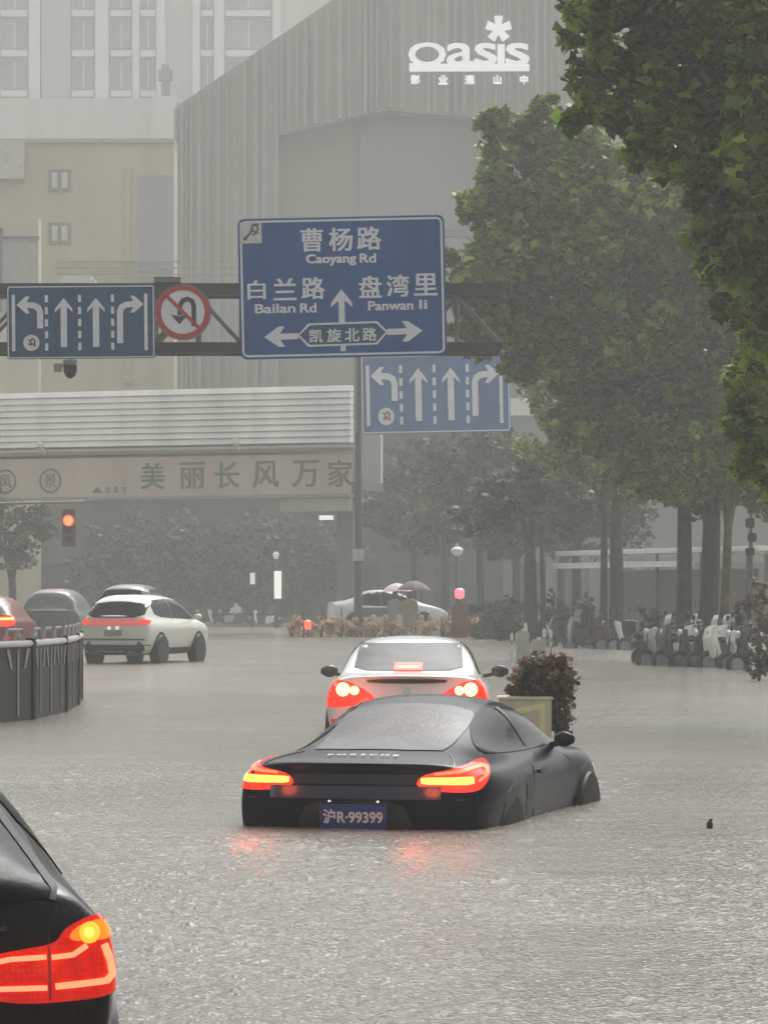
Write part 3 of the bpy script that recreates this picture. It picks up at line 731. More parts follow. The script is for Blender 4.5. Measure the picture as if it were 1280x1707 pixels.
tree('hazy street tree left of the yellowish one with paired trunks', 893, 1070, 118, .46, 3.6,
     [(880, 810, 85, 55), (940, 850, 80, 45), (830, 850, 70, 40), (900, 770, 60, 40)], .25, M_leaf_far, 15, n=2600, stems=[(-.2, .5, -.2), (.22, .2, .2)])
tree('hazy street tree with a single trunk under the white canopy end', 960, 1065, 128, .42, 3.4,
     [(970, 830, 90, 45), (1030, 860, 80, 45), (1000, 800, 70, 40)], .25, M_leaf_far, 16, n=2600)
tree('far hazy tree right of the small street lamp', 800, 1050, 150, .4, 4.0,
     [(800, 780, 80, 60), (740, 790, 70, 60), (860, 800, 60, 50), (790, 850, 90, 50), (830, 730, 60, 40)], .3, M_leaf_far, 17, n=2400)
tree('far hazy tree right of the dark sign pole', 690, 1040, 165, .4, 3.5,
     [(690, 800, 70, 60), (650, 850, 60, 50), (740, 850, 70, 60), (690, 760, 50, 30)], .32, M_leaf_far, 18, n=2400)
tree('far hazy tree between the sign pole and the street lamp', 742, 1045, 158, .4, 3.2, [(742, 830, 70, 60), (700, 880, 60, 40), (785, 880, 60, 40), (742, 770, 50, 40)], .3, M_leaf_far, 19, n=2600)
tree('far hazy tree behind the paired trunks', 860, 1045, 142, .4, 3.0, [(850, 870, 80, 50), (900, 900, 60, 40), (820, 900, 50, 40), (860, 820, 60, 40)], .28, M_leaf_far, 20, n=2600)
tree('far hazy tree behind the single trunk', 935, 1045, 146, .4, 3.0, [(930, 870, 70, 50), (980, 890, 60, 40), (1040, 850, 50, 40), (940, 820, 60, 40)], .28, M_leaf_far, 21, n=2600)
for i, (px, y0, D, wpx, lb) in enumerate(((812, 985, 126, 34, 'low dark shrub right of the red post'), (850, 990, 121, 34, 'low dark shrub left of the paired trunks'), (925, 985, 119, 34, 'low dark shrub between the paired trunks and the single trunk'), (975, 1000, 112, 32, 'low dark shrub at the foot of the single trunk'), (1085, 1005, 97, 30, 'low dark shrub between the two groups of scooters'))):
    b = at(px, 1062, D); k = D/F; t = thing('low_shrub', lb, 'shrub', (b.x, D, -.1), 0, 'low dark shrubs under the street trees'); zt = at(0, y0, D).z+.1
    mesh_obj('foliage', leaves_mesh('foliage', [((0, 0, zt*.5), (wpx*k, .6, zt*.5), 900), ((-wpx*k*.5, .1, zt*.35), (wpx*k*.6, .5, zt*.35), 400), ((wpx*k*.5, .1, zt*.35), (wpx*k*.6, .5, zt*.35), 400)], .15, 130+i, .2), M_leaf_far, t)
    MB().tube([(0, 0, 0), (.1, 0, zt*.6)], [.05, .02], 6).tube([(0, 0, .1), (-.3, 0, zt*.5)], [.04, .01], 6).build('stems', M_bark, t)
# beyond the overpass
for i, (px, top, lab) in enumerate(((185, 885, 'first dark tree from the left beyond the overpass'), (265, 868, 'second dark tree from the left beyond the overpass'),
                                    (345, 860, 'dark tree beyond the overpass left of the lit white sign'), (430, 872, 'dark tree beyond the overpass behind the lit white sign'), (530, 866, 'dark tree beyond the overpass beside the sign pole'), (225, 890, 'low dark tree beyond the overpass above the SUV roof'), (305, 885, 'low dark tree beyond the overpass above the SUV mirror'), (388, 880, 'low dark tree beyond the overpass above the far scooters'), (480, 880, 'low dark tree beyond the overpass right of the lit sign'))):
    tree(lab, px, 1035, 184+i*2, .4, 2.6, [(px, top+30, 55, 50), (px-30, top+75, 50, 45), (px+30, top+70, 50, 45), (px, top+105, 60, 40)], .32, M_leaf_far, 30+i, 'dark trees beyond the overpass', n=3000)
for i, (px, D, cl, lab) in enumerate(((20, 150, [(10, 860, 60, 45), (50, 890, 50, 40), (-30, 880, 50, 50), (20, 920, 60, 30)], 'grey green tree at the far left behind the traffic light'),)):
    tree(lab, px, 1040, D, .4, 2.5, cl, .26, leafmat('greygreen_leaves', (.11, .12, .075)), 50+i, 'trees at the left of the crossing', n=2400)

# ---------------------------------------------------------------- car builder
def grid_body(rows, ycap_rows=None):
    """rows: list of half sections (8 points x,y,z from bottom centre round to top centre) rear -> front"""
    nj = len(rows[0]); V = []; Fc = []
    full = []
    for r in rows:
        ring_ = [tuple(p) for p in r] + [(-p[0], p[1], p[2]) for p in r[-2:0:-1]]
        full.append(ring_)
    n = len(full[0])
    for r in full: V += r
    for i in range(len(full)-1):
        for k in range(n): Fc.append((i*n+k, i*n+(k+1) % n, (i+1)*n+(k+1) % n, (i+1)*n+k))
    # caps: quads between right and left halves, with a bulged middle column
    def cap(i, sgn, bulge):
        base = i*n; mid = {}
        for j in range(1, nj-1):
            p = full[i][j]; k = len(V); V.append((0, p[1]+sgn*bulge, p[2])); mid[j] = k
        L = lambda j: base + (n-j) % n
        for j in range(nj-1):
            m0 = mid.get(j, base+j if j == 0 else None); m1 = mid.get(j+1, base+j+1)
            if j == 0: Fc.append((base, base+1, mid[1])); Fc.append((base, mid[1], L(1)))
            elif j == nj-2: Fc.append((base+j, base+j+1, mid[j])); Fc.append((L(j), mid[j], base+j+1))
            else:
                Fc.append((base+j, base+j+1, mid[j+1], mid[j])); Fc.append((L(j), mid[j], mid[j+1], L(j+1)))
    cap(0, -1, .07); cap(len(full)-1, 1, .06)
    return V, Fc

def subsurf(V, Fc, lv=3):
    me = bpy.data.meshes.new('body'); me.from_pydata(V, [], Fc); me.update()
    bm = bmesh.new(); bm.from_mesh(me); bmesh.ops.recalc_face_normals(bm, faces=bm.faces); bm.to_mesh(me); bm.free()
    o = bpy.data.objects.new('body', me); C.objects.link(o)
    md = o.modifiers.new('s', 'SUBSURF'); md.levels = lv; md.render_levels = lv
    dg = bpy.context.evaluated_depsgraph_get()
    out = bpy.data.meshes.new_from_object(o.evaluated_get(dg))
    bpy.data.objects.remove(o)
    return out

AX = {'rear': (Vector((1, 0, 0)), Vector((0, 0, 1)), Vector((0, 1, 0))), 'right': (Vector((0, 1, 0)), Vector((0, 0, 1)), Vector((-1, 0, 0))),
      'left': (Vector((0, 1, 0)), Vector((0, 0, 1)), Vector((1, 0, 0))), 'top': (Vector((1, 0, 0)), Vector((0, 1, 0)), Vector((0, 0, -1)))}
def diag(deg):     # seen from behind and the right (deg>0) or left (deg<0)
    a = R(deg); return (Vector((math.cos(a), math.sin(a), 0)), Vector((0, 0, 1)), Vector((-math.sin(a), math.cos(a), 0)))

class Car:
    def __init__(s, name, label, loc, yaw, paint, rows, group=None, cat='car', lv=3):
        s.t = thing(name, label, cat, loc, -R(yaw), group)
        me = subsurf(*grid_body(rows), lv)
        s.body = mesh_obj('body', me, paint, s.t, True)
        s.bvh = BVHTree.FromPolygons([v.co.copy() for v in me.vertices], [tuple(p.vertices) for p in me.polygons])
    def _cast(s, u, v, ax, off):
        U, Vv, N = ax; o = U*u + Vv*v - N*8
        h, nr, i, d = s.bvh.ray_cast(o, N)
        k = 0
        while h is None and k < 30:          # just past the body's outline: slip inward until it lands
            k += 1; o = U*(u*(1-.004*k) if abs(N.y) > .5 else u) + Vv*(v-.006*k) - N*8
            h, nr, i, d = s.bvh.ray_cast(o, N)
        if h is None:
            q, nr, i, d = s.bvh.find_nearest(U*u + Vv*v - N*1.2)
            h = q
        if nr.dot(N) > 0: nr = -nr
        return h + nr*off, nr
    def patch(s, name, poly, ax, m, off=.006, parent=None, step=.06, skirt=True):
        ax = AX[ax] if isinstance(ax, str) else ax
        bm = bmesh.new(); vs = [bm.verts.new((u, v, 0)) for u, v in poly]; bm.faces.new(vs)
        us = [p[0] for p in poly]; vv = [p[1] for p in poly]
        for lo, hi, nrm in ((min(us), max(us), (1, 0, 0)), (min(vv), max(vv), (0, 1, 0))):
            a = math.ceil(lo/step)*step
            while a < hi:
                bmesh.ops.bisect_plane(bm, geom=bm.verts[:]+bm.edges[:]+bm.faces[:], plane_co=(a*nrm[0], a*nrm[1], 0), plane_no=nrm)
                a += step
        bmesh.ops.triangulate(bm, faces=[f for f in bm.faces if len(f.verts) > 4])
        inner = {}
        for v in bm.verts:
            p, nr = s._cast(v.co.x, v.co.y, ax, off); v.co = p; inner[v] = p - nr*(off+.004)
        bm.normal_update()
        if bm.faces and sum((f.normal.dot(ax[2])*f.calc_area() for f in bm.faces)) > 0:
            bmesh.ops.reverse_faces(bm, faces=bm.faces)
        for f in bm.faces: f.smooth = True
        if skirt:
            be = [e for e in bm.edges if e.is_boundary]; nv = {}
            for e in be:
                for v in e.verts:
                    if v not in nv: nv[v] = bm.verts.new(inner[v])
            for e in be:
                a, b = e.verts; f0 = e.link_faces[0]
                try:
                    f = bm.faces.new((b, a, nv[a], nv[b])); f.smooth = False
                except ValueError: pass
                e.smooth = False
        me = bpy.data.meshes.new(name); bm.to_mesh(me); bm.free()
        return mesh_obj(name, me, m, parent or s.t)
    def text(s, st, cu, cv, hgt, wd, ax, m, off=.012, name='lettering', bold=.01, parent=None):
        ax = AX[ax] if isinstance(ax, str) else ax
        me = text_mesh(st, 1, bold, 0); co = np.array([v.co[:] for v in me.vertices]); mn, mx = co.min(0), co.max(0)
        for v in me.vertices:
            u = (v.co.x-(mn[0]+mx[0])/2)/(mx[0]-mn[0])*wd + cu; w2 = (v.co.y-(mn[1]+mx[1])/2)/(mx[1]-mn[1])*hgt + cv
            v.co = s._cast(u, w2, ax, off)[0]
        return mesh_obj(name, me, m, parent or s.t)
    def wheel(s, x, y, r, side, z=None):
        z = r if z is None else z
        sg = 1 if side == 'right' else -1
        tt = MB().lathe([(r*.62, -.11), (r*.97, -.11), (r, -.08), (r, .08), (r*.97, .11), (r*.62, .115)], (x*sg, y, z), 'x', 28)
        wobj = tt.build('wheel', M_rub, s.t, True)
        rm = MB().lathe([(r*.62, .06), (r*.60, .10), (r*.56, .075), (r*.12, .07), (r*.10, .10)], (0, 0, 0), 'x', 20)
        rm.v = [(x*sg + v[0]*sg*1.0, v[1]+y, v[2]+z) for v in rm.v]
        for k in range(5):
            a = 2*math.pi*k/5; c, sn = math.cos(a), math.sin(a)
            q = [(.088, r*.08, -.03), (.088, r*.58, -.025), (.088, r*.58, .025), (.088, r*.08, .03)]
            pts = [(x*sg + sg*h, y + c*u - sn*v, z + sn*u + c*v) for dx in (0, .02) for h, u, v in [(a_+dx, b_, c_) for a_, b_, c_ in q]]
            rm.add(pts, [(0, 1, 2, 3), (7, 6, 5, 4), (0, 4, 5, 1), (1, 5, 6, 2), (2, 6, 7, 3), (3, 7, 4, 0)])
        rm.build('rim', M_rim, wobj)
        s.patch('wheel_arch', disc(y, z+.02, r*1.14, 28), side, M_trim, .005)
    def mirror(s, x, y, z, m, sc=1.0):
        for sg in (1, -1):
            b = MB(); n = 10; prof = []
            for i in range(7):
                a = i/6; rr = (.02+.10*math.sin(math.pi*min(1, .12+a*.80)))*sc; prof.append((rr, a))
            v = []; f = []
            for rr, a in prof:
                for k in range(n):
                    th = 2*math.pi*k/n
                    v.append((sg*(x-.13*sc+a*.26*sc), y+rr*.75*math.cos(th)-(.03*a), z+rr*.85*math.sin(th)))
            for i in range(6):
                for k in range(n): f.append((i*n+k, i*n+(k+1) % n, (i+1)*n+(k+1) % n, (i+1)*n+k))
            f += [tuple(range(n)), tuple(6*n+k for k in range(n))]
            b.add(v, f).tube([(sg*(x-.26*sc), y+.02, z-.06), (sg*(x-.05), y, z-.03)], .025, 6)
            b.build('mirror', m, s.t, True)

def sec(y, pts):
    """pts: x,z or x,z,dy"""
    return [(p[0], y + (p[2] if len(p) > 2 else 0), p[1]) for p in pts]
def mir(poly): return [(-u, v) for u, v in poly][::-1]

# ---- sports coupe
def sports():
    rows = [
        sec(.0, [(0, .24, .2), (.45, .24, .2), (.66, .26, .16), (.80, .50, .10), (.79, .78, .10), (.70, .90, .14), (.5, .935, .10), (0, .95, .05)]),
        sec(.16, [(0, .2), (.5, .2), (.74, .2), (.855, .50), (.845, .80), (.73, .925), (.52, .955), (0, .97)]),
        sec(.45, [(0, .2), (.5, .2), (.80, .2), (.895, .50), (.885, .84), (.765, .955), (.57, .975), (0, .99)]),
        sec(.85, [(0, .2), (.5, .2), (.82, .2), (.91, .5), (.905, .87), (.665, .955), (.47, 1.0), (0, 1.02)]),
        sec(1.35, [(0, .2), (.5, .2), (.81, .2), (.895, .5), (.89, .86), (.70, .945), (.54, 1.175), (0, 1.205)]),
        sec(1.85, [(0, .2), (.5, .2), (.80, .2), (.88, .5), (.875, .845), (.725, .925), (.595, 1.30), (0, 1.335)]),
        sec(2.35, [(0, .2), (.5, .2), (.80, .2), (.88, .5), (.87, .83), (.725, .91), (.62, 1.29), (0, 1.325)]),
        sec(2.85, [(0, .2), (.5, .2), (.80, .2), (.88, .5), (.87, .82), (.74, .89), (.65, 1.10), (0, 1.14)]),
        sec(3.2, [(0, .2), (.5, .2), (.80, .2), (.885, .5), (.88, .83), (.76, .87), (.62, .89), (0, .93)]),
        sec(3.55, [(0, .2), (.5, .2), (.80, .2), (.90, .5), (.885, .82), (.74, .875), (.52, .83), (0, .84)]),
        sec(3.95, [(0, .2), (.5, .2), (.78, .2), (.875, .48), (.84, .72), (.70, .78), (.5, .74), (0, .73)]),
        sec(4.25, [(0, .22), (.5, .22), (.68, .24), (.76, .42), (.70, .56), (.6, .60), (.45, .58), (0, .57)]),
        sec(4.36, [(0, .28), (.45, .28), (.56, .30), (.6, .42), (.56, .50), (.5, .53), (.4, .52), (0, .51)])]
    c = Car('sports_car', 'dark navy sports coupe half sunk in floodwater with both tail lights on', (-.215, 24.3, -.5), 15.5, M_navy, rows)
    s = c
    c.patch('rear_window', chaikin([(-.45, .62), (.45, .62), (.47, .85), (.485, 1.52), (.42, 1.64), (-.42, 1.64), (-.485, 1.52), (-.47, .85)], 1), 'top', M_mist, .006)
    for sd in ('right', 'left'):
        c.patch('side_window', chaikin([(.92, .955), (1.15, 1.05), (1.45, 1.17), (1.85, 1.255), (2.25, 1.255), (2.6, 1.165), (3.02, .95), (2.9, .915), (1.7, .93), (1.2, .945)], 1), sd, M_glass, .006)
        c.patch('window_trim', [(1.93, .95), (2.0, .945), (1.97, 1.225), (1.90, 1.22)], sd, M_trim, .011)
        d = c.patch('door', chaikin([(1.75, .30), (2.85, .30), (2.98, .55), (2.98, .89), (1.80, .905), (1.62, .6)], 1), sd, M_navy, .004)
        c.patch('door_handle', chaikin([(1.86, .76), (2.08, .755), (2.08, .79), (1.86, .795)], 1), sd, M_trim, .02, d, .05)
        c.patch('air_intake', chaikin([(1.35, .50), (1.62, .46), (1.70, .74), (1.45, .80)], 1), sd, M_trim, .004)
        c.patch('headlight', chaikin([(3.85, .60), (4.1, .52), (4.12, .60), (3.95, .70), (3.8, .70)], 1), sd, mat('headlight_glass', (.6, .6, .6), .1, emit=(1, 1, .95), estr=.5), .006)
    c.patch('black_lip', [(-.44, .80), (.44, .80), (.44, .865), (-.44, .865)], 'rear', M_trim, .006)
    c.patch('bumper_lower', chaikin([(-.44, .28), (.44, .28), (.44, .45), (.33, .685), (-.33, .685), (-.44, .45)], 1, .15), 'rear', mat('lower_bumper', (.010, .009, .010), .35), .005)
    c.patch('rear_lip_highlight', [(-.60, .70), (.60, .70), (.60, .785), (-.60, .785)], 'rear', mat('highlight_paint', (.035, .05, .085), .25, coat=.5, bump=.1), .012)  # bluish highlight along the bumper top, painted as a lighter band
    for f in (lambda p: p, mir):
        c.patch('hatch_seam', f(stroke([(.52, .62), (.60, .40), (.66, .22), (.68, .14)], .010)), 'top', M_trim, .005)
        c.patch('fender_seam', f(stroke([(.70, .70), (.76, .70)], .010)), 'rear', M_trim, .014)
    for x in (-.17, .17): c.patch('plate_lamp', disc(x, .684, .008, 8), 'rear', mat('tiny_lamp', (.9, .9, .9), .3, emit=(1, 1, 1), estr=.8), .02)
    A = diag(24)
    for sg, ax in ((1, diag(24)), (-1, diag(-24))):
        f = (lambda p: p) if sg == 1 else mir
        lp = chaikin([(.42, .765), (.80, .74), (.93, .80), (1.0, .93), (.90, .945), (.70, .905), (.45, .865)], 2)
        tl_ = c.patch('tail_light', f(lp), ax, M_lensglow, .010)
        c.patch('light_bar', f(chaikin([(.46, .800), (.80, .797), (.80, .848), (.46, .845)], 1, .12)), ax, M_bar, .020, tl_, .05)
        c.patch('light_loop', f(stroke([(.55, .868), (.74, .885), (.90, .905), (.935, .885), (.92, .845), (.84, .815)], .016)), ax, M_bar_dim, .019, tl_, .03)
        c.patch('reflector', f([(.55, .42), (.78, .43), (.78, .46), (.55, .45)]), ax, M_signred, .012)
    pl = c.patch('number_plate', rrect(-.235, .235, .50, .665, .015), 'rear', M_plate, .03)
    c.text('沪R·99399', 0, .583, .10, .42, 'rear', M_plchar, .034, 'plate_lettering', .03, pl)
    tx = c.text('P O R S C H E', 0, .30, .055, .50, 'top', mat('badge_chrome', (.85, .85, .87), .35), .012, 'badge_lettering', .02)
    c.wheel(.79, .98, .335, 'right'); c.wheel(.79, .98, .335, 'left'); c.wheel(.80, 3.45, .335, 'right'); c.wheel(.80, 3.45, .335, 'left')
    c.mirror(.86, 2.75, .955, M_navy, .6)
    c.t.rotation_euler = (R(1.2), 0, -R(15.5))
    return c
M_bar_dim = mat('lit_red_tube', (1, .2, .1), .3, emit=(1, .14, .05), estr=2.2, var=.02)

# ---- three-box sedan
def sedan_rows():
    return [
        sec(0, [(0, .26, .12), (.5, .26, .12), (.74, .28, .16), (.86, .55, .10), (.85, .86, .12), (.74, 1.0, .14), (.6, 1.03, .07), (0, 1.05, -.02)]),
        sec(.2, [(0, .22), (.5, .22), (.80, .22), (.905, .55), (.895, .88), (.78, 1.015), (.62, 1.045), (0, 1.06)]),
        sec(.6, [(0, .22), (.5, .22), (.82, .22), (.915, .55), (.905, .90), (.79, 1.03), (.66, 1.06), (0, 1.085)]),
        sec(1.2, [(0, .22), (.5, .22), (.82, .22), (.92, .55), (.905, .92), (.765, 1.03), (.69, 1.34), (0, 1.37)]),
        sec(1.75, [(0, .22), (.5, .22), (.82, .22), (.92, .55), (.905, .92), (.755, 1.0), (.69, 1.455), (0, 1.48)]),
        sec(2.5, [(0, .22), (.5, .22), (.82, .22), (.92, .55), (.905, .92), (.755, .99), (.69, 1.455), (0, 1.48)]),
        sec(3.15, [(0, .22), (.5, .22), (.82, .22), (.92, .55), (.90, .92), (.77, .98), (.63, 1.24), (0, 1.29)]),
        sec(3.65, [(0, .22), (.5, .22), (.82, .22), (.92, .55), (.90, .90), (.79, .97), (.66, 1.0), (0, 1.04)]),
        sec(4.2, [(0, .22), (.5, .22), (.8, .22), (.89, .5), (.86, .82), (.72, .90), (.5, .92), (0, .93)]),
        sec(4.62, [(0, .25), (.5, .25), (.7, .27), (.78, .48), (.74, .70), (.6, .76), (.45, .78), (0, .79)]),
        sec(4.74, [(0, .32), (.45, .32), (.58, .33), (.62, .48), (.58, .62), (.5, .66), (.4, .67), (0, .68)])]
def side_glass(c, poly, pill, m=M_glass):
    for sd in ('right', 'left'):
        c.patch('side_window', chaikin(poly, 1), sd, m, .006)
        for p in pill: c.patch('pillar', p, sd, M_trim, .011)

def white_sedan():
    c = Car('white_sedan', 'white sedan with round bright brake lights stopped ahead of the sports coupe', (.25, 40, -.365), 2.2, M_sedan, sedan_rows())
    rw = c.patch('rear_window', chaikin([(-.62, 1.09), (.62, 1.09), (.585, 1.36), (.54, 1.385), (-.54, 1.385), (-.585, 1.36)], 1, .12), 'rear', M_mist, .006)
    side_glass(c, [(1.28, 1.07), (1.6, 1.31), (1.95, 1.385), (2.5, 1.385), (3.0, 1.25), (3.5, 1.04), (3.2, 1.0), (1.5, 1.02)], [[(1.95, 1.02), (2.05, 1.02), (2.03, 1.39), (1.93, 1.39)]])
    bl = c.patch('brake_light', [(-.16, 1.085), (.16, 1.085), (.16, 1.165), (-.16, 1.165)], 'rear', M_lensglow, .014)
    c.patch('light_bar', [(-.125, 1.105), (.125, 1.105), (.125, 1.124), (-.125, 1.124)], 'rear', M_bar, .02, bl)
    c.patch('spoiler_slot', chaikin([(-.42, .955), (.42, .955), (.46, 1.005), (-.46, 1.005)], 1), 'rear', mat('dark_slot', (.05, .05, .055), .4), .012)  # dark slot along the spoiler edge
    c.patch('bumper_shade', chaikin([(-.40, .62), (.40, .62), (.46, .765), (.40, .79), (-.40, .79), (-.46, .765)], 1), 'rear', mat('bumper_shade_paint', (.20, .18, .20), .5), .01)  # shade on the lower bumper, put into this patch's grey-violet colour
    b = c.patch('badge', disc(0, .875, .04, 14), 'rear', M_chrome, .014)
    for sg, ax in ((1, diag(20)), (-1, diag(-20))):
        f = (lambda p: p) if sg == 1 else mir
        L = c.patch('tail_light', f(chaikin([(.34, .79), (.46, .73), (.80, .68), (.96, .70), (1.0, .86), (.94, .98), (.72, .995), (.54, .93)], 2)), ax, M_lensglow, .012)
        c.patch('bulb', f(disc(.71, .885, .075, 18)), ax, M_bulb, .024, L, .04)
        c.patch('bulb', f(disc(.585, .875, .05, 18)), ax, M_bulb, .024, L, .04)
        c.patch('reflector', f([(.6, .50), (.85, .52), (.85, .56), (.6, .54)]), ax, M_lensred, .012)
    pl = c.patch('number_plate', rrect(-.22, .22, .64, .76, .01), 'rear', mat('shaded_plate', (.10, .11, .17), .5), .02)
    c.wheel(.83, .95, .33, 'right'); c.wheel(.83, .95, .33, 'left'); c.wheel(.83, 3.7, .33, 'right'); c.wheel(.83, 3.7, .33, 'left')
    c.mirror(1.02, 3.05, 1.03, mat('dark_mirror', (.09, .06, .065), .35), .78)

# ---- hatch / suv rows
def suv_rows(L=4.6, Hh=1.66, W=.93, rake=.55, bel=1.02, rw=.66):
    k = W/.93
    def r(y, w2, z2, w3, z3, w4, z4, z5, zb=.26, wb=.80): return sec(y, [(0, zb), (.5, zb), (wb*k, zb), (w2*k+.015, .6), (w2*k, z2), (w3*k, z3), (w4*k, z4), (0, z5)])
    return [
        sec(0, [(0, .34, .08), (.5, .34, .08), (.74*k, .36, .12), (.86*k, .6, .05), (.85*k, bel-.05, .08), (.78*k, bel+.05, .10), (.70*k, bel+.10, .09), (0, bel+.12, .02)]),
        r(.16, .905, bel-.03, .82, bel+.06, .725, bel+.16, bel+.2),
        r(.16+rake*.45, .915, bel-.02, .80, bel+.06, .02+rw, bel+.36*(Hh-1.1)/.56, bel+.42*(Hh-1.1)/.56),
        r(.16+rake, .915, bel-.02, .79, bel+.05, rw, Hh-.09, Hh-.05),
        r(1.1, .915, bel-.03, .79, bel+.04, rw, Hh-.04, Hh),
        r(2.0, .915, bel-.04, .79, bel+.03, rw, Hh-.05, Hh),
        r(2.6, .915, bel-.05, .79, bel+.02, rw, Hh-.09, Hh-.04),
        r(3.15, .91, bel-.06, .80, bel, .70, Hh-.32, Hh-.27),
        r(3.6, .91, bel-.08, .82, bel-.02, .74, bel+.02, bel+.06),
        r(4.1, .90, bel-.14, .80, bel-.07, .55, bel-.06, bel-.05),
        r(L-.12, .80, bel-.32, .66, bel-.22, .5, bel-.20, bel-.18, .3, .68),
        r(L, .64, bel-.40, .56, bel-.34, .4, bel-.32, bel-.31, .36, .52)]

def white_suv():
    loc = at(193, 1107, 81.8)
    c = Car('white_suv', 'ivory white SUV with a red rear light bar turning at the crossing', (loc.x-.07, 81.8, -.07), 17.5, M_suv, suv_rows(4.25, 1.66, .85, .42, 1.04, .75))
    c.patch('rear_window', chaikin([(-.70, 1.12), (.70, 1.12), (.65, 1.50), (.61, 1.53), (-.61, 1.53), (-.65, 1.50)], 1, .15), 'rear', M_glass, .006)
    c.patch('roof_spoiler', chaikin([(-.60, .40), (.60, .40), (.60, .75), (-.60, .75)], 1, .15), 'top', M_suv, .03)
    lb = c.patch('light_panel', chaikin([(-.79, .93), (.79, .93), (.78, 1.09), (-.78, 1.09)], 1, .12), 'rear', M_pinkglow, .012)
    for sg in (1, -1):
        f = (lambda p: p) if sg == 1 else mir
        c.patch('tail_light', f([(.62, .99), (.84, .97), (.86, 1.05), (.66, 1.07)]), diag(18*sg), M_lensglow, .02)
        c.patch('plate_lamp', f(disc(.10, .88, .045, 12)), 'rear', mat('plate_lamp', (.9, .9, .85), .3, emit=(1, 1, .9), estr=.5), .02)
    c.patch('number_plate', rrect(-.22, .22, .70, .84, .01), 'rear', mat('pale_plate', (.30, .33, .30), .5), .015)
    c.patch('bumper_slot', [(-.74, .60), (.74, .60), (.74, .64), (-.74, .64)], 'rear', mat('slot', (.1, .1, .09), .5), .008)
    c.patch('bumper_lower', [(-.78, .24), (.78, .24), (.80, .50), (-.80, .50)], 'rear', mat('dark_cladding', (.045, .042, .036), .6), .012)
    for sd in ('right', 'left'):
        c.patch('side_window', chaikin([(.62, 1.38), (.95, 1.52), (2.0, 1.54), (2.6, 1.48), (3.35, 1.11), (3.2, 1.06), (1.1, 1.12), (.72, 1.2)], 1, .15), sd, M_glass, .006)
        c.patch('pillar', [(1.72, 1.09), (1.82, 1.09), (1.80, 1.55), (1.70, 1.55)], sd, M_trim, .01)
        c.patch('sill_cladding', [(1.25, .26), (3.1, .26), (3.1, .42), (1.25, .42)], sd, mat('dark_cladding', (.045, .042, .036), .6), .01)
        c.wheel(.79, .88, .36, sd); c.wheel(.775, 3.36, .36, sd)
    c.mirror(.97, 2.95, 1.12, M_suv, .75)

def grey_van():
    l = at(200, 1080, 97)
    c = Car('grey_van', 'tall grey van almost hidden behind the white SUV', (l.x, 97, -.1), 8, M_grey, suv_rows(4.9, 1.98, .94, .35, 1.1), cat='van')
    c.patch('rear_window', chaikin([(-.72, 1.22), (.72, 1.22), (.62, 1.80), (-.62, 1.80)], 1, .15), 'rear', M_glass, .006)
    for sd in ('right', 'left'):
        c.patch('side_window', chaikin([(.6, 1.3), (.8, 1.8), (2.5, 1.82), (3.2, 1.25), (1, 1.22)], 1, .15), sd, M_glass, .006)
        c.wheel(.86, .95, .35, sd); c.wheel(.86, 3.8, .35, sd)
def boxy_van():
    l = at(80, 1080, 104)
    c = Car('delivery_van', 'dull grey delivery van behind the black barrier at the left', (l.x, 104, -.1), 4, mat('dull_grey_paint', (.12, .12, .11), .35, coat=.3), suv_rows(4.9, 1.86, .94, .3, 1.1), cat='van')
    c.patch('rear_window', chaikin([(-.74, 1.2), (.74, 1.2), (.64, 1.70), (-.64, 1.70)], 1, .15), 'rear', mat('fogged_van_glass', (.13, .13, .12), .2), .006)
    for sd in ('right', 'left'):
        c.wheel(.86, .95, .35, sd); c.wheel(.86, 3.8, .35, sd)
def red_car():
    l = at(-36, 1090, 90)
    c = Car('red_car', 'red hatchback with a glowing tail light cut by the left edge', (l.x, 90, -.1), 3, M_redcar, suv_rows(4.4, 1.68, .93, .5, 1.05))
    c.patch('rear_window', chaikin([(-.70, 1.18), (.70, 1.18), (.62, 1.55), (-.62, 1.55)], 1, .15), 'rear', mat('reddish_glass', (.07, .012, .012), .15), .006)
    for sg in (1, -1):
        f = (lambda p: p) if sg == 1 else mir
        L = c.patch('tail_light', f(chaikin([(.40, .88), (.85, .86), (.93, 1.0), (.86, 1.16), (.5, 1.12)], 1)), diag(15*sg), M_lensglow, .012)
        c.patch('light_bar', f([(.5, 1.03), (.86, 1.03), (.86, 1.09), (.5, 1.09)]), diag(15*sg), M_bar, .022, L)
        c.patch('fog_lamp', f([(.6, .55), (.8, .55), (.8, .62), (.6, .62)]), 'rear', M_lensred, .012)
    for sd in ('right', 'left'): c.wheel(.86, .9, .34, sd); c.wheel(.86, 3.5, .34, sd)
def far_car():
    l = at(545, 1045, 141)
    c = Car('silver_sedan', 'pale silver car parked side-on beyond the tan shrubs under the overpass', (l.x, 141, .05), 80, mat('silver_paint', (.62, .63, .62), .3, coat=.4), sedan_rows(), lv=2)
    c.t.scale = (1, 1.0, 1.16)
    c.patch('rear_window', chaikin([(-.60, 1.1), (.60, 1.1), (.52, 1.38), (-.52, 1.38)], 1), 'rear', M_glass, .006)
    side_glass(c, [(.95, 1.02), (1.3, 1.30), (1.8, 1.41), (2.5, 1.41), (3.0, 1.28), (3.55, 1.02), (3.2, .92), (1.3, .92)], [[(1.95, .92), (2.1, .92), (2.05, 1.4), (1.95, 1.4)]])
    c.patch('door_panel', [(1.2, .55), (3.3, .55), (3.3, .86), (1.2, .86)], 'right', mat('dark_door', (.10, .09, .085), .4), .006)
    for sd in ('right', 'left'): c.wheel(.83, .95, .33, sd); c.wheel(.83, 3.7, .33, sd)
    c.mirror(1.03, 3.05, 1.02, M_white, .95)

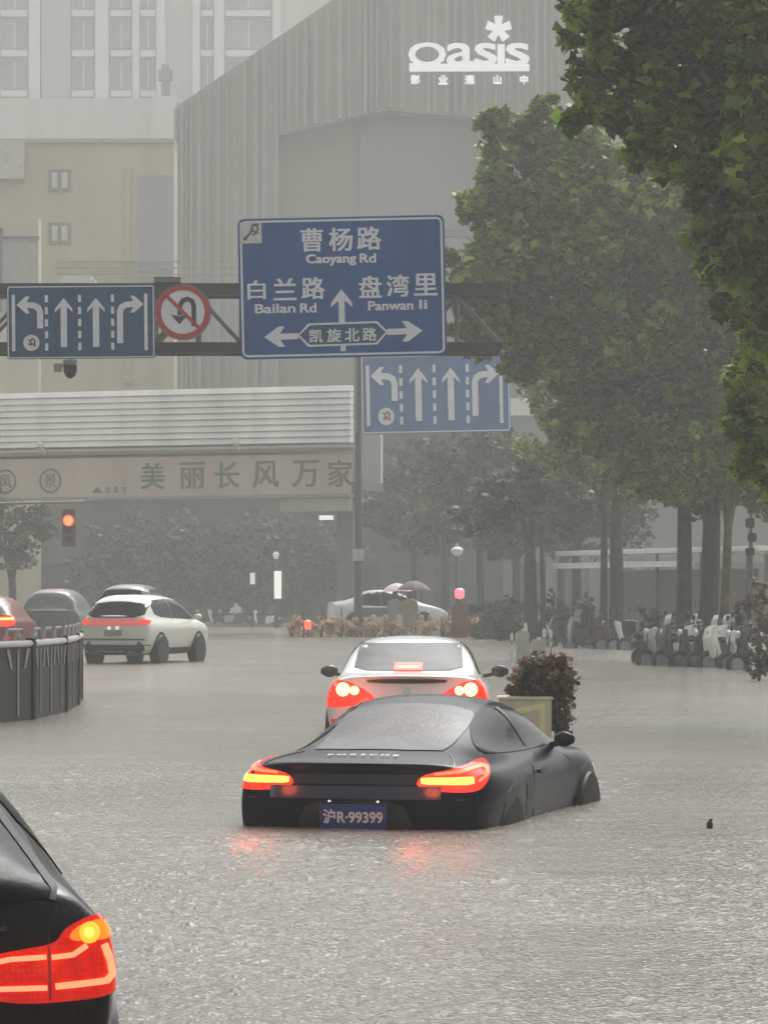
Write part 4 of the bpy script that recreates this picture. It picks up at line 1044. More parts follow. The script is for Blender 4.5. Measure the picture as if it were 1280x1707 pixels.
def near_suv():
    c = Car('black_hatchback', 'black hatchback corner with a large glowing red and amber tail light in the left foreground', (-1.83, 12.5, -.58), -8.5, M_black,
            suv_rows(4.3, 1.60, .93, .62, 1.00, .50), lv=4)
    c.patch('rear_window', chaikin([(-.66, 1.085), (.66, 1.085), (.68, 1.12), (.44, 1.43), (.38, 1.47), (-.38, 1.47), (-.44, 1.43), (-.68, 1.12)], 1, .12), 'rear', M_glass, .008, step=.04)
    c.patch('window_seal', stroke([(.68, 1.085), (.69, 1.12), (.45, 1.44)], .022), 'rear', M_rub, .012, step=.03)
    for sd in ('right', 'left'):
        c.patch('side_window', chaikin([(.75, 1.30), (.95, 1.47), (2.0, 1.49), (2.6, 1.42), (3.3, 1.07), (1.1, 1.07)], 1, .15), sd, M_glass, .006)
        c.wheel(.85, .9, .34, sd); c.wheel(.85, 3.5, .34, sd)
    c.patch('tailgate_seam', stroke([(.664, .92), (.67, 1.0), (.70, 1.075)], .007), 'rear', M_rub, .004, step=.03)
    c.patch('wiper', stroke([(0, 1.06), (.22, 1.12), (.42, 1.13)], .018), 'rear', M_rub, .024, step=.04)
    c.patch('tailgate_trim', [(-.70, .985), (.52, .985), (.52, 1.0), (-.70, 1.0)], 'rear', M_trim, .010)
    for sg, ax in ((1, diag(18)), (-1, diag(-18))):
        f = (lambda p: p) if sg == 1 else mir
        L = c.patch('tail_light', f(chaikin([(.36, .765), (.56, .725), (.90, .745), (.965, .82), (.955, .96), (.90, 1.02), (.80, 1.025), (.72, .99), (.68, .935), (.54, .915), (.36, .885)], 2, .2)), ax, M_lensred, .014, step=.04)
        c.patch('indicator', f(chaikin([(.715, .945), (.765, 1.0), (.85, 1.01), (.89, .985), (.885, .945), (.82, .94)], 2)), ax, M_amber, .022, L, .03)
        c.patch('indicator_core', f(disc(.80, .968, .036, 18)), ax, mat('lit_orange_core', (1, .6, .1), .3, emit=(1, .26, .015), estr=1.9, var=.02), .025, L, .02)
        c.patch('indicator_bulb', f(disc(.797, .968, .017, 14)), ax, mat('lit_yellow_bulb', (1, .8, .2), .3, emit=(1, .45, .04), estr=3.2, var=.02), .028, L, .02)
        for p in (stroke([(.40, .862), (.52, .885), (.645, .890)], .018), stroke([(.665, .888), (.74, .895), (.79, .925)], .018), stroke([(.855, .925), (.875, .87), (.885, .82), (.86, .80), (.675, .787)], .022), stroke([(.40, .783), (.645, .783)], .018)):
            c.patch('light_bar', f(p), ax, mat('lit_salmon_tube', (1, .35, .2), .3, emit=(1, .20, .09), estr=2.0, var=.02), .022, L, .03)
        c.patch('divider', f([(.652, .74), (.66, .74), (.66, .925), (.652, .925)]), ax, M_signred, .020, L, .04)
    c.patch('number_plate', rrect(-.22, .22, .78, .92, .015), 'rear', M_plate, .02)
    return c
sports(); white_sedan(); white_suv(); grey_van(); boxy_van(); red_car(); far_car(); near_suv()

# light thrown by the lit lamps on water and bodywork
def lamp(name, loc, col, e, r=.06):
    l = bpy.data.lights.new(name, 'POINT'); l.energy = e; l.color = col; l.shadow_soft_size = r
    o = bpy.data.objects.new(name, l); C.objects.link(o); o.location = loc
lamp('tail_lamp_light', (.20, 23.82, .30), (1, .12, .05), 1.2)
lamp('tail_lamp_light', (-.90, 24.2, .30), (1, .12, .05), 1)
lamp('brake_lamp_light', (1.0, 39.75, .42), (1, .14, .07), 2)
lamp('brake_lamp_light', (-.30, 39.8, .42), (1, .14, .07), 2)
lamp('signal_light', (tl.x, TD-.45, tl.z), (1, .1, .06), 16, .15)
lamp('near_tail_light', (-1.0, 12.3, .32), (1, .1, .04), .5)

# ---------------------------------------------------------------- black crowd barrier, left
def barriers():
    pts = [(-5.75, 42.0), (-5.02, 43.3), (-4.47, 45.6), (-4.31, 48.4), (-4.42, 51.6), (-4.62, 54.6)]
    labs = ['black barrier panel cut by the left edge of the picture', 'black barrier panel nearest the camera beside the left edge', 'black barrier panel in the middle of the curved row', 'narrow black barrier panel turning away from the camera', 'last black barrier panel at the far end of the row']
    mp_ = mat('black_plastic', (.012, .010, .011), .5, var=.25, scale=3, spec=.2); mr = mat('rail_white', (.62, .60, .58), .4); mgy = mat('grey_bracket', (.24, .22, .23), .5)
    for i in range(5):
        a = Vector((*pts[i], 0)); b = Vector((*pts[i+1], 0)); L = (b-a).length-.06; ang = math.atan2(b.y-a.y, b.x-a.x)
        t = thing('barrier_panel', labs[i], 'barrier', (a.x, a.y, -.3), ang, 'black barrier panels along the left kerb')
        MB().box(.03, L-.03, -.04, .04, .0, 1.22).build('panel', mp_, t, bevel=.015)
        for x in (.0, L):
            MB().box(x-.03, x+.03, -.06, .06, 0, 1.33).build('post', mp_, t, bevel=.01)
        MB().box(.04, L-.04, -.07, .07, 1.225, 1.30).build('top_rail', mr, t, bevel=.02)
        nb = max(1, round(L/1.0))
        for j in range(nb):
            c = L*(j+.5)/nb; hw = min(.35, L/nb*.36)
            MB().tube([(c-hw, 0, 1.30), (c-hw*.75, 0, 1.44), (c+hw*.75, 0, 1.44), (c+hw, 0, 1.30)], .022, 6).build('handle', mgy, t)
            for sx in (-1, 1):
                MB().prism([(c+sx*hw*1.25, 1.2), (c+sx*hw*.95, 1.2), (c+sx*hw*.62, .95), (c+sx*hw*.80, .95)], -.055, -.041).build('bracket', mgy, t)
            MB().box(c-.025, c+.025, -.055, -.041, .35, 1.19).build('rib', mgy, t)
barriers()

# ---------------------------------------------------------------- planter with bush
def planter():
    b = at(880, 1245, 37.4)
    t = thing('planter_box', 'pale yellow square planter box between the sports coupe and the white sedan', 'planter', (b.x-.02, 37.5, -.42))
    mY = mat('pale_yellow_plastic', (.62, .57, .40), .5, var=.1, scale=3)
    MB().box(-.27, .27, -.02, .5, 0, .92).build('box', mY, t, bevel=.015)
    MB().box(-.29, .29, -.04, .52, .905, .935).build('rim', mat('cream_rim', (.70, .66, .50), .5), t, bevel=.01)
    MB().prism(stroke([(-.10, .78), (.17, .84), (.17, .45)], .06), -.028, -.0205).build('painted_mark', mat('bright_yellow', (.80, .76, .42), .5), t)
    g = thing('potted_bush', 'brown-green bush spilling over the pale yellow planter box', 'bush', (b.x, 37.75, .48))
    k = 37.75/F; O = Vector((b.x, 37.75, .48)); cl = []
    for px, py, rx, ry, n in ((895, 1130, 34, 34, 420), (925, 1125, 26, 32, 360), (870, 1145, 24, 24, 260), (925, 1175, 22, 34, 380), (933, 1205, 16, 22, 240), (915, 1100, 14, 14, 120), (945, 1140, 14, 24, 120)):
        cl.append((tuple(at(px, py, 37.75)-O), (rx*k, rx*k, ry*k), n*3))
    mesh_obj('foliage', leaves_mesh('foliage', cl, .06, 71, .2, 2.0), M_leaf_red, g)
    st = MB(); r = random.Random(5)
    for c, rad, n in cl:
        st.tube([(0, 0, -.15), (c[0]*.5, c[1]*.5, c[2]*.5+.03), c], [.018, .012, .005], 5)
    for _ in range(14):
        c = r.choice(cl)[0]; st.tube([c, (c[0]+r.uniform(-.2, .2), c[1]+r.uniform(-.1, .1), c[2]+r.uniform(-.05, .25))], [.006, .003], 4)
    st.build('stems', M_bark, g)
planter()

# ---------------------------------------------------------------- scooters
SC = {}
def scooter_proto():
    t = bpy.data.objects.new('scooter', None); C.objects.link(t)
    mb = M_trim
    body = MB()
    body.add([(x*w_, y, z) for y, z, w_ in ((-.78, .62, .10), (-.55, .72, .13), (-.1, .66, .15), (-.02, .42, .12)) for x in (-1, 1)] + [(x*w_, y, z) for y, z, w_ in ((-.70, .50, .08), (-.5, .38, .12), (-.1, .30, .13), (.0, .26, .12)) for x in (-1, 1)],
             [(0, 1, 3, 2), (2, 3, 5, 4), (4, 5, 7, 6), (8, 10, 11, 9), (10, 12, 13, 11), (12, 14, 15, 13), (0, 2, 10, 8), (2, 4, 12, 10), (4, 6, 14, 12), (1, 9, 11, 3), (3, 11, 13, 5), (5, 13, 15, 7), (0, 8, 9, 1), (6, 7, 15, 14)])
    SC['body'] = body.build('body', M_grey, t, True, bevel=.02)
    MB().box(-.14, .14, -.05, .42, .26, .33).build('footboard', mb, t, bevel=.015)
    s = MB().prism([(-.70, .72), (-.05, .69), (.0, .74), (-.10, .79), (-.45, .79), (-.62, .83), (-.76, .80)], -.12, .12)
    s.v = [(v[1], v[0], v[2]) for v in s.v]; s.build('seat', M_rub, t, bevel=.02)
    f = MB().prism([(.38, .30), (.46, .30), (.62, .75), (.60, .95), (.52, .98), (.50, .78)], -.19, .19)
    f.v = [(v[1]*(1 if v[2] > .5 else .75), v[0], v[2]) for v in f.v]; f.build('front_shield', M_grey, t, bevel=.03)
    for y in (-.58, .68):
        wv = MB(); n = 18; R_, r_ = .21, .055
        v = []; fc = []
        for i in range(n):
            for j in range(8):
                a, b = 2*math.pi*i/n, 2*math.pi*j/8
                v.append((r_*.9*math.sin(b), y+(R_+r_*math.cos(b))*math.cos(a), .26+(R_+r_*math.cos(b))*math.sin(a)))
        for i in range(n):
            for j in range(8): fc.append((i*8+j, i*8+(j+1) % 8, ((i+1) % n)*8+(j+1) % 8, ((i+1) % n)*8+j))
        wh = wv.add(v, fc).build('wheel', M_rub, t, True)
        MB().lathe([(.15, -.03), (.16, 0), (.15, .03)], (0, y, .26), 'x', 14).build('hub', M_rim, wh)
    MB().tube([(0, .70, .30), (0, .56, .98), (0, .54, 1.06)], .03, 8).build('fork', mb, t)
    MB().tube([(-.34, .44, 1.08), (-.2, .54, 1.06), (.2, .54, 1.06), (.34, .44, 1.08)], .02, 6).build('handlebar', mb, t)
    MB().lathe([(.08, 0), (.085, .06), (.05, .08)], (0, .60, .90), 'y', 12).build('headlight', mat('scooter_lamp', (.7, .7, .68), .2), t)
    for sx in (-1, 1):
        MB().tube([(sx*.22, .52, 1.06), (sx*.30, .50, 1.24)], .008, 5).box(sx*.30-.06, sx*.30+.06, .48, .50, 1.22, 1.32).build('mirror', M_trim, t)
    MB().box(-.09, .09, -.82, -.79, .58, .64).build('tail_lamp', mat('scooter_red', (.35, .04, .04), .3), t)
    c = MB().box(-.17, .17, -.98, -.66, .84, 1.14).build('top_box', M_grey, t, bevel=.03)
    mdw = MB().prism([(.54, .98), (.56, .98), (.50, 1.20), (.44, 1.30), (.42, 1.30), (.47, 1.19)], -.15, .15)
    mdw.v = [(v[1], v[0], v[2]) for v in mdw.v]; mdw.build('windscreen', mat('cloudy_screen', (.5, .5, .5), .2), t)
    ap = MB().prism([(.60, .32), (.66, .34), (.70, .80), (.62, 1.06), (.50, 1.08), (.56, .80)], -.27, .27)
    ap.v = [(v[1], v[0], v[2]) for v in ap.v]; ap.build('leg_cover', M_white, t, bevel=.04)
    return t
proto = scooter_proto()
PA = {'grey': M_grey, 'black': mat('scooter_black', (.05, .05, .055), .3, coat=.4), 'white': mat('scooter_white', (.85, .84, .79), .3, coat=.3), 'silver': mat('scooter_silver', (.55, .55, .57), .3, coat=.3), 'red': mat('scooter_maroon', (.10, .05, .048), .35)}
def scooter(px, by, D, rz, paint, drop, label, group, cover=None, lean=6):
    c = copy_tree(proto); b = at(px, by, D); c.location = (b.x, D, -.16); c.rotation_euler = (0, R(lean), R(rz)); tag(c, label, 'scooter', group)
    for ch in list(c.children):
        st = ch.name.split('.')[0]
        if st in drop: 
            for g in list(ch.children): bpy.data.objects.remove(g)
            bpy.data.objects.remove(ch); continue
        if st in ('body', 'front_shield', 'top_box') or (st == 'leg_cover' and cover):
            me = ch.data.copy(); me.materials.clear(); me.materials.append(PA[paint] if st != 'leg_cover' else PA[cover]); ch.data = me
    return c
G1 = 'scooters parked under the trees at right'; G2 = 'far scooters on the pavement under the overpass'
A_ = ['top_box']; B_ = ['leg_cover']; C_ = ['top_box', 'leg_cover', 'windscreen']; D_ = ['leg_cover', 'windscreen']
scooter(1122, 1103, 81, 113, 'silver', C_, 'silver scooter at the left end of the parked row with a pale front', G1)
scooter(1150, 1106, 80, 111, 'black', A_, 'black scooter with a dark leg cover second in the parked row', G1, 'black')
scooter(1180, 1110, 79, 110, 'grey', D_, 'grey scooter with a top box beside the twin trunk', G1)
scooter(1205, 1112, 78.5, 115, 'black', C_, 'black scooter without screen between the grey and white ones', G1)
scooter(1230, 1115, 78, 107, 'white', A_, 'white scooter with a bulky white leg cover near the right edge', G1, 'white')
scooter(1262, 1118, 77, 110, 'white', D_, 'white scooter with a top box cut close to the right edge', G1)
scooter(1165, 1092, 86, 250, 'red', C_, 'maroon scooter facing away behind the black one', G1)
scooter(1215, 1094, 85, 249, 'black', D_, 'black scooter with a top box in the back row by the mossy trunk', G1)
scooter(1062, 1082, 103, 75, 'white', C_, 'white scooter side-on beside the yellowish tree trunk', G1)
scooter(1040, 1083, 104, 70, 'red', D_, 'maroon scooter with a box side-on left of the white one', G1)
scooter(985, 1083, 105, 60, 'red', A_, 'maroon scooter with a pale cover right of the white posts', G1, 'silver')
scooter(950, 1080, 108, 60, 'black', C_, 'black scooter half hidden by the white posts', G1)
scooter(1110, 1098, 83.5, 248, 'grey', D_, 'grey scooter with a top box behind the silver front one', G1)
scooter(1136, 1096, 84.5, 110, 'white', C_, 'white scooter half hidden between the silver and black ones', G1)
scooter(1193, 1100, 82.5, 109, 'silver', A_, 'silver scooter with a pale leg cover behind the grey boxed one', G1, 'silver')
scooter(1247, 1108, 79.8, 113, 'black', A_, 'black scooter with a white leg cover between the two white ones', G1, 'white')
scooter(1241, 1098, 84, 249, 'silver', C_, 'silver scooter facing away behind the white covered one', G1)
scooter(1278, 1122, 75.5, 111, 'black', D_, 'black scooter with a top box cut by the right edge', G1)
scooter(1018, 1080, 106, 65, 'black', A_, 'black scooter with a dark cover left of the maroon boxed one', G1, 'black')
scooter(1080, 1081, 102, 70, 'grey', C_, 'grey scooter side-on right of the white side-on one', G1)
for i, (px, rz, pt, dr, lb) in enumerate(((350, 80, 'grey', C_, 'grey scooter first in the far row beside the SUV mirror'), (368, 75, 'silver', D_, 'silver scooter with a box second in the far row'), (388, 85, 'black', C_, 'black scooter third in the far row'), (405, 60, 'silver', A_, 'silver scooter with a covered front in the far row'), (423, 80, 'grey', D_, 'grey scooter with a box under the small lit sign'), (442, 70, 'white', C_, 'white scooter left of the tall lit sign in the far row'), (468, 80, 'grey', C_, 'grey scooter at the right end of the far row'))):
    scooter(px, 1038+(i % 2)*2, 174-(i % 3)*.3, rz, pt, dr, lb, G2)
def rm_tree(o):
    for c in list(o.children): rm_tree(c)
    bpy.data.objects.remove(o)
rm_tree(proto)

# ---------------------------------------------------------------- posts, lit signs, lamps
for i, (px, y0, y1, wd, D, lb) in enumerate(((853, 1055, 1106, 5, 84, 'short white post at the left of the post cluster'), (862, 1055, 1106, 5, 84.3, 'short white post second in the cluster'), (876, 1038, 1104, 6, 84.6, 'tallest white post in the cluster'), (907, 1048, 1102, 6, 84, 'white post with a wide foot right of the tall one'), (918, 1050, 1102, 5, 84.4, 'thin white post at the right of the cluster'))):
    b = at(px, y1, D); tp = at(px, y0, D); k = D/F
    t = thing('marker_post', lb, 'post', (b.x, D, b.z-.2), 0, 'white posts behind the bush')
    h_ = tp.z-b.z+.2
    MB().lathe([(wd*k*.5, 0), (wd*k*.5, h_*.94), (wd*k*.35, h_)], n=10).build('tube', M_white, t, True)
    MB().lathe([(wd*k*.53, h_*.70), (wd*k*.53, h_*.80)], n=10).build('band', mat('post_grey', (.35, .35, .33), .5), t)
for i, (a, b_, y0, y1, D, lb) in enumerate(((860, 884, 1052, 1108, 83, 'greenish white plastic water barrier behind the left white posts'), (884, 912, 1066, 1112, 81.5, 'greenish white plastic water barrier behind the bush top'))):
    p0 = at(a, y1, D); p1 = at(b_, y0, D)
    t = thing('water_barrier', lb, 'barrier', ((p0.x+p1.x)/2, D, -.25), R(6), 'pale plastic barriers')
    w2 = (p1.x-p0.x)/2; hh = p1.z+.25
    MB().prism([(-w2, 0), (w2, 0), (w2, hh*.3), (w2*.85, hh*.5), (w2*.8, hh), (-w2*.8, hh), (-w2*.85, hh*.5), (-w2, hh*.3)], -.12, .12).build('shell', mat('greenish_plastic', (.46, .47, .39), .5), t, bevel=.03)
    MB().lathe([(.05, hh), (.05, hh+.05)], n=10).build('filler_cap', M_white, t)

def lit_board(px, y0, y1, wpx, D, label, e):
    b = at(px, y1, D); tp = at(px, y0, D); k = D/F
    t = thing('lit_signboard', label, 'sign', (b.x, D, 0))
    MB().box(-wpx*k/2-.06, wpx*k/2+.06, .0, .18, b.z-.06, tp.z+.06).build('case', M_dksteel, t)
    MB().box(-wpx*k/2, wpx*k/2, -.03, -.002, b.z, tp.z).build('light_face', mat('lit_face_%g' % e, (.85, .85, .82), .5, emit=(1, 1, .96), estr=e), t)
    MB().box(-.06, .06, .02, .14, -.5, b.z-.06).build('post', M_dksteel, t)
lit_board(463, 952, 998, 12, 170, 'tall narrow lit white sign standing beyond the overpass', .75)
lit_board(421, 955, 974, 8, 172, 'small lit white sign left of the tall narrow one', .35)
def street_lamp(px, y0, D, label, lit=.0, wpx=20):
    tp = at(px, y0, D); t = thing('street_lamp', label, 'street lamp', (tp.x, D, -.2)); k = D/F
    MB().tube([(0, 0, 0), (0, 0, tp.z+.2)], [.09, .06], 8).build('pole', M_dksteel, t, True)
    MB().lathe([(.08, -.25), (wpx*k*.5, -.08), (wpx*k*.52, 0), (wpx*k*.2, .10)], (0, 0, tp.z+.25), 'z', 14).build('lamp_head', mat('lamp_head_%g' % lit, (.6, .6, .58), .4, emit=(1, 1, 1), estr=max(lit, .001)), t, True)
street_lamp(762, 918, 133, 'dark garden lamp with a pale flat head by the far trees', .1)
street_lamp(460, 925, 171, 'small lamp post right above the tall lit sign', .25, 10)

# red post with a pink light
b = at(766, 1052, 131)
t = thing('signal_post', 'dim red post with a glowing pink light on top near the far trees', 'signal post', (b.x, 131, -.2))
MB().box(-.30, .30, -.15, .15, 0, 1.35).build('cabinet', mat('dull_red', (.15, .045, .04), .6), t, bevel=.05)
MB().tube([(0, 0, 1.35), (0, 0, 1.62)], .06, 8).build('stem', M_dksteel, t)
MB().lathe([(.06, 1.60), (.17, 1.66), (.18, 1.92), (.08, 2.0)], n=14).build('lamp', mat('pink_lamp', (.9, .3, .4), .3, emit=(1, .17, .26), estr=1.1), t, True)

# tan shrubs and bollards in front of the overpass
tan = []
for i, px in enumerate((505, 535, 568, 602, 640, 690, 735, 790)):
    D = 132+(i % 3)*.8; b = at(px, 1062, D); O = Vector((b.x, D, -.15)); k = D/F; rr = random.Random(90+i)
    t = thing('tan_shrub', ['tan shrub at the left end of the row under a red glow', 'tan shrub second from the left end of the row', 'tan shrub in front of the silver car bonnet', 'tan shrub at the foot of the sign pole', 'tan shrub between the sign pole and the umbrellas', 'tan shrub below the umbrella walkers', 'tan shrub just left of the red post', 'tan shrub at the right end of the row'][i], 'shrub', O, 0, 'tan shrubs along the crossing')
    cl = [((0, 0, .50), (26*k, .5, .42), 260), ((-.35, .1, .40), (14*k, .4, .3), 120), ((.35, 0, .42), (14*k, .4, .3), 120)]
    mesh_obj('foliage', leaves_mesh('foliage', cl, .15, 80+i, .1), M_leaf_tan, t)
    MB().tube([(0, 0, 0), (.05, 0, .6), (.02, 0, 1.25 if i < 4 else .9)], [.05, .04, .015], 6).tube([(.03, 0, .5), (.3, 0, .8)], [.03, .01], 5).build('stems', M_bark, t)
for i, px in enumerate((622, 642, 664, 702, 718, 742, 754)):
    D = 133.4; b = at(px, 1050, D)
    t = thing('bollard', 'pale bollard in the row behind the tan shrubs', 'bollard', (b.x, D, -.2), 0, 'pale bollards behind the tan shrubs')
    MB().lathe([(.10, 0), (.10, .95), (.06, 1.02)], n=10).build('tube', mat('pale_bollard', (.45, .42, .36), .5), t, True)
    MB().lathe([(.105, .80), (.105, .90)], n=10).build('band', mat('post_grey', (.35, .35, .33), .5), t)
t = thing('warning_lamp', 'small red warning lamp glowing at the left end of the tan shrubs', 'lamp', (at(513, 1045, 131).x, 131, -.2))
MB().tube([(0, 0, 0), (0, 0, .5)], .04, 8).build('stand', M_dksteel, t)
MB().lathe([(.05, .48), (.13, .52), (.14, .78), (.06, .84)], n=12).build('lens', mat('warning_red', (.9, .2, .1), .3, emit=(1, .10, .05), estr=1.2), t, True)

# ---------------------------------------------------------------- people with umbrellas
def person(label, px, D, coat, legs, rz, hold, base):
    b = at(px, base, D)
    t = thing('person', label, 'person', (b.x, D, -.12), R(rz))
    V = {'pel': (0, 0, .92), 'wai': (0, 0, 1.08), 'che': (0, .01, 1.34), 'nek': (0, .01, 1.50), 'hd0': (0, .02, 1.58), 'hd1': (0, .02, 1.70),
         'hl': (-.10, 0, .88), 'kl': (-.11, .05, .48), 'al': (-.11, -.04, .08), 'tl': (-.11, .11, .03),
         'hr': (.10, 0, .88), 'kr': (.11, -.02, .48), 'ar': (.12, -.14, .08), 'tr': (.12, .01, .03),
         'sl': (-.19, 0, 1.42), 'el': (-.26, .08, 1.16), 'wl': (-.14, .26, 1.20 if hold else .98), 'fl': (-.10, .32, 1.24 if hold else .92),
         'sr': (.19, 0, 1.42), 'er': (.25, -.02, 1.14), 'wr': (.25, .06, .90), 'fr': (.25, .09, .82)}
    E = ['pel-wai', 'wai-che', 'che-nek', 'nek-hd0', 'hd0-hd1', 'pel-hl', 'hl-kl', 'kl-al', 'al-tl', 'pel-hr', 'hr-kr', 'kr-ar', 'ar-tr', 'che-sl', 'sl-el', 'el-wl', 'wl-fl', 'che-sr', 'sr-er', 'er-wr', 'wr-fr']
    rad = dict(pel=.15, wai=.135, che=.16, nek=.06, hd0=.095, hd1=.09, hl=.095, kl=.06, al=.045, tl=.04, hr=.095, kr=.06, ar=.045, tr=.04, sl=.075, el=.05, wl=.036, fl=.03, sr=.075, er=.05, wr=.036, fr=.03)
    ks = list(V); me = bpy.data.meshes.new('body'); me.from_pydata([V[k] for k in ks], [tuple(ks.index(q) for q in e.split('-')) for e in E], [])
    o = bpy.data.objects.new('body', me); C.objects.link(o)
    md = o.modifiers.new('k', 'SKIN'); o.modifiers.new('s', 'SUBSURF').levels = 1
    for i, k in enumerate(ks):
        sv = me.skin_vertices[0].data[i]; sv.radius = (rad[k], rad[k]); sv.use_root = (k == 'pel')
    dg = bpy.context.evaluated_depsgraph_get(); m2 = bpy.data.meshes.new_from_object(o.evaluated_get(dg)); bpy.data.objects.remove(o)
    bo = mesh_obj('body', m2, mat('dark_trousers' if legs == 'dark' else 'pale_trousers', (.06, .06, .065) if legs == 'dark' else (.45, .42, .38), .7), t, True)
    prof = [(.30, .52), (.27, .85), (.235, 1.08), (.25, 1.32), (.23, 1.44), (.10, 1.52)]
    cm = MB()
    n = 14; v = []; f = []
    for r_, z in prof:
        for k in range(n):
            a = 2*math.pi*k/n; v.append((r_*math.cos(a), r_*.72*math.sin(a), z))
    for i in range(len(prof)-1):
        for k in range(n): f.append((i*n+k, i*n+(k+1) % n, (i+1)*n+(k+1) % n, (i+1)*n+k))
    cm.add(v, f)
    for s_, e_, w_ in (('sl', 'el', 'wl'), ('sr', 'er', 'wr')): cm.tube([V[s_], V[e_], V[w_]], [.10, .075, .055], 8, False)
    cm.build('raincoat', coat, t, True)
    MB().lathe([(.03, 1.80), (.09, 1.77), (.115, 1.68), (.11, 1.58), (.08, 1.54)], (0, 0, 0), 'z', 12).build('hair', M_trim, t, True)
    return t
def umbrella(label, px, py, D, r_, m):
    tp = at(px, py, D); t = thing('umbrella', label, 'umbrella', (tp.x, D, tp.z))
    n = 16; v = [(0, 0, 0)]; f = []
    prof = [(.3, -.05), (.62, -.17), (.88, -.34), (1.0, -.46)]
    for q, z in prof:
        for k in range(n):
            a = 2*math.pi*k/n; w2 = 1 - (.06 if k % 2 else 0)*q; v.append((q*r_*w2*math.cos(a), q*r_*w2*math.sin(a), z*r_/.62*.75))
    for k in range(n): f.append((0, 1+k, 1+(k+1) % n))
    for i in range(3):
        for k in range(n): f.append((1+i*n+k, 1+(i+1)*n+k, 1+(i+1)*n+(k+1) % n, 1+i*n+(k+1) % n))
    MB().add(v, f).build('canopy', m, t, fix=False)
    MB().tube([(0, 0, .06), (0, 0, -.78)], .012, 6).build('shaft', M_trim, t)
    MB().tube([(0, 0, -.78), (0, 0, -.86), (.04, 0, -.89)], .018, 6).build('handle', M_trim, t)
person('person in a tan raincoat wading under the purple umbrella', 683, 130.2, mat('tan_raincoat', (.24, .20, .14), .6), 'pale', 20, True, 1060)
umbrella('dark purple umbrella held over the tan raincoat', 690, 968, 130.4, .62, mat('purple_cloth', (.11, .07, .085), .6))
person('person in grey under the pale pink umbrella left of the tan raincoat', 658, 134.6, mat('grey_raincoat', (.22, .21, .20), .6), 'dark', -10, True, 1058)
umbrella('pale pink umbrella left of and below the purple one', 662, 972, 134.8, .55, mat('pink_cloth', (.72, .58, .62), .6))

# ---------------------------------------------------------------- bus canopy and right edge
def canopy():
    P0 = at(925, 0, 118); P1 = at(1262, 0, 104)
    ang = math.atan2(P1.y-P0.y, P1.x-P0.x); L = math.hypot(P1.x-P0.x, P1.y-P0.y)
    t = thing('bus_canopy', 'long white flat canopy on thin posts behind the tree trunks at right', 'canopy', (P0.x, P0.y, -.1), ang)
    z = 2.95
    MB().box(0, L, 0, 2.4, z-.02, z+.14).build('roof', mat('canopy_white', (.92, .92, .88), .4), t, bevel=.02)
    MB().box(0.02, L*.72, -.1, -.005, z-.44, z-.26).build('fascia', mat('canopy_white', (.8, .8, .77), .4), t)
    for i in range(5):
        MB().tube([(L*(.04+.22*i), 1.9, 0), (L*(.04+.22*i), 1.9, z-.02)], .06, 8).build('post', M_steel, t)
    MB().box(.2, L*.73, 2.0, 2.06, .3, z-.5).build('back_panel', mat('canopy_panel', (.19, .19, .185), .4), t)
    MB().box(L*.76, L-.3, 2.0, 2.3, -.2, z-.05).build('end_wall', mat('cream_wall', (.50, .49, .41), .7), t)
canopy()
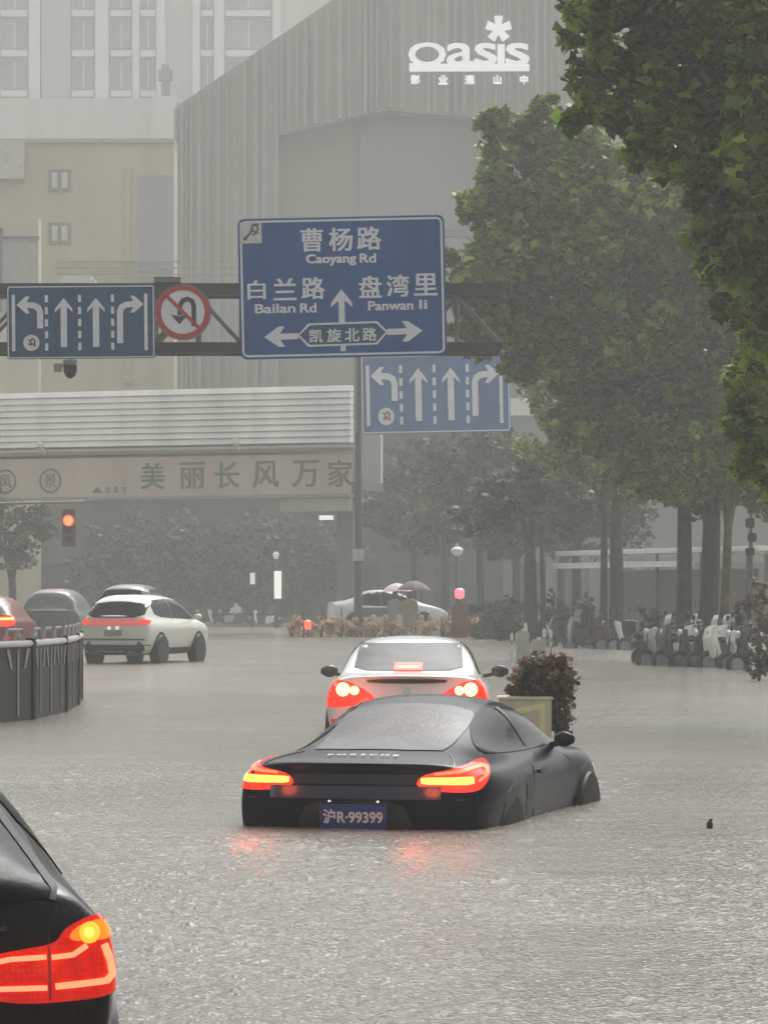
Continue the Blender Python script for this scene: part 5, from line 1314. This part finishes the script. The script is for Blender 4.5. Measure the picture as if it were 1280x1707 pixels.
def right_edge():
    D = 74.0; k = D/F
    b = at(1262, 1060, D); O = Vector((b.x, D, -.1))
    t = thing('russet_shrub', 'reddish brown shrub growing against the right edge above the white scooter', 'shrub', O)
    cl = [(tuple(at(px, py, D)-O), (rx*k, rx*k, ry*k), n) for px, py, rx, ry, n in ((1262, 985, 26, 30, 500), (1275, 1020, 28, 35, 500), (1240, 1020, 16, 26, 200), (1270, 1060, 28, 22, 300))]
    mesh_obj('foliage', leaves_mesh('foliage', cl, .10, 61, .2), M_leaf_red, t)
    MB().tube([(0, 0, 0), (.03, 0, .6), (.05, 0, 1.4)], [.05, .04, .015], 6).build('stems', M_bark, t)
    D2 = 66.0; k = D2/F; b = at(1265, 1128, D2); O = Vector((b.x, D2, -.1))
    t = thing('green_shrub', 'dark green shrub standing in the water at the right edge', 'shrub', O)
    cl = [(tuple(at(px, py, D2)-O), (rx*k, rx*k, ry*k), n) for px, py, rx, ry, n in ((1268, 1090, 20, 26, 500), (1262, 1115, 16, 16, 260), (1285, 1110, 20, 30, 300))]
    mesh_obj('foliage', leaves_mesh('foliage', cl, .08, 62, .2), leafmat('shrub_leaves', (.05, .06, .03)), t)
    MB().tube([(0, 0, 0), (.02, 0, .5)], [.04, .015], 6).build('stems', M_bark, t)
    b = at(1257, 1112, 70); t = thing('marker_post', 'short cream post among the shrubs at the right edge', 'post', (b.x, 70, -.15))
    MB().lathe([(.05, 0), (.05, .66), (.03, .72)], n=10).build('tube', M_white, t, True); MB().lathe([(.052, .5), (.052, .58)], n=10).build('band', mat('post_grey', (.35, .35, .33), .5), t)
    b = at(1252, 1000, 92); t = thing('signal_pole', 'dark pole with stacked boxes beside the canopy near the right edge', 'pole', (b.x, 92, -.1))
    MB().tube([(0, 0, 0), (0, 0, 4.8)], .06, 8).build('mast', M_steel, t, True)
    for i in range(4): MB().box(-.16+.05*(i % 2), .06+.05*(i % 2), -.28, -.07, 2.66+i*.36, 2.86+i*.38).build('signal_box', M_trim, t, bevel=.02)
    b = at(1217, 1028, 80); t = thing('notice_board', 'small pale notice board left of the russet shrub', 'sign', (b.x, 79.6, -.1))
    MB().box(-.11, .11, -.02, .02, 1.02, 1.16).build('face', M_white, t); MB().tube([(0, .03, 0), (0, .03, 1.1)], .02, 6).build('post', M_dksteel, t)
    b = at(1183, 1381, 24.4); t = thing('floating_litter', 'tiny dark scrap of litter floating on the water right of the sports coupe', 'litter', (b.x, 24.4, 0))
    MB().lathe([(.005, -.02), (.022, 0), (.020, .035), (.008, .05)], n=8).build('lump', M_trim, t, True)
    MB().prism([(-.01, .04), (.01, .04), (.02, .065), (-.005, .06)], -.004, .004).build('tip', M_trim, t)
right_edge()

# ---------------------------------------------------------------- rain haze
hz = MB().box(-170, 170, -14, 380, -2.0, 80).build('haze', None)
hm = bpy.data.materials.new('rain_haze'); hm.use_nodes = True
n = hm.node_tree.nodes; n.remove(n['Principled BSDF'])
pv = n.new('ShaderNodeVolumePrincipled'); pv.inputs['Color'].default_value = (.855, .875, .835, 1); pv.inputs['Density'].default_value = .0016; pv.inputs['Anisotropy'].default_value = .2
hm.node_tree.links.new(pv.outputs[0], n['Material Output'].inputs['Volume'])
hz.data.materials.append(hm); hz['kind'] = 'stuff'
hz.visible_shadow = True
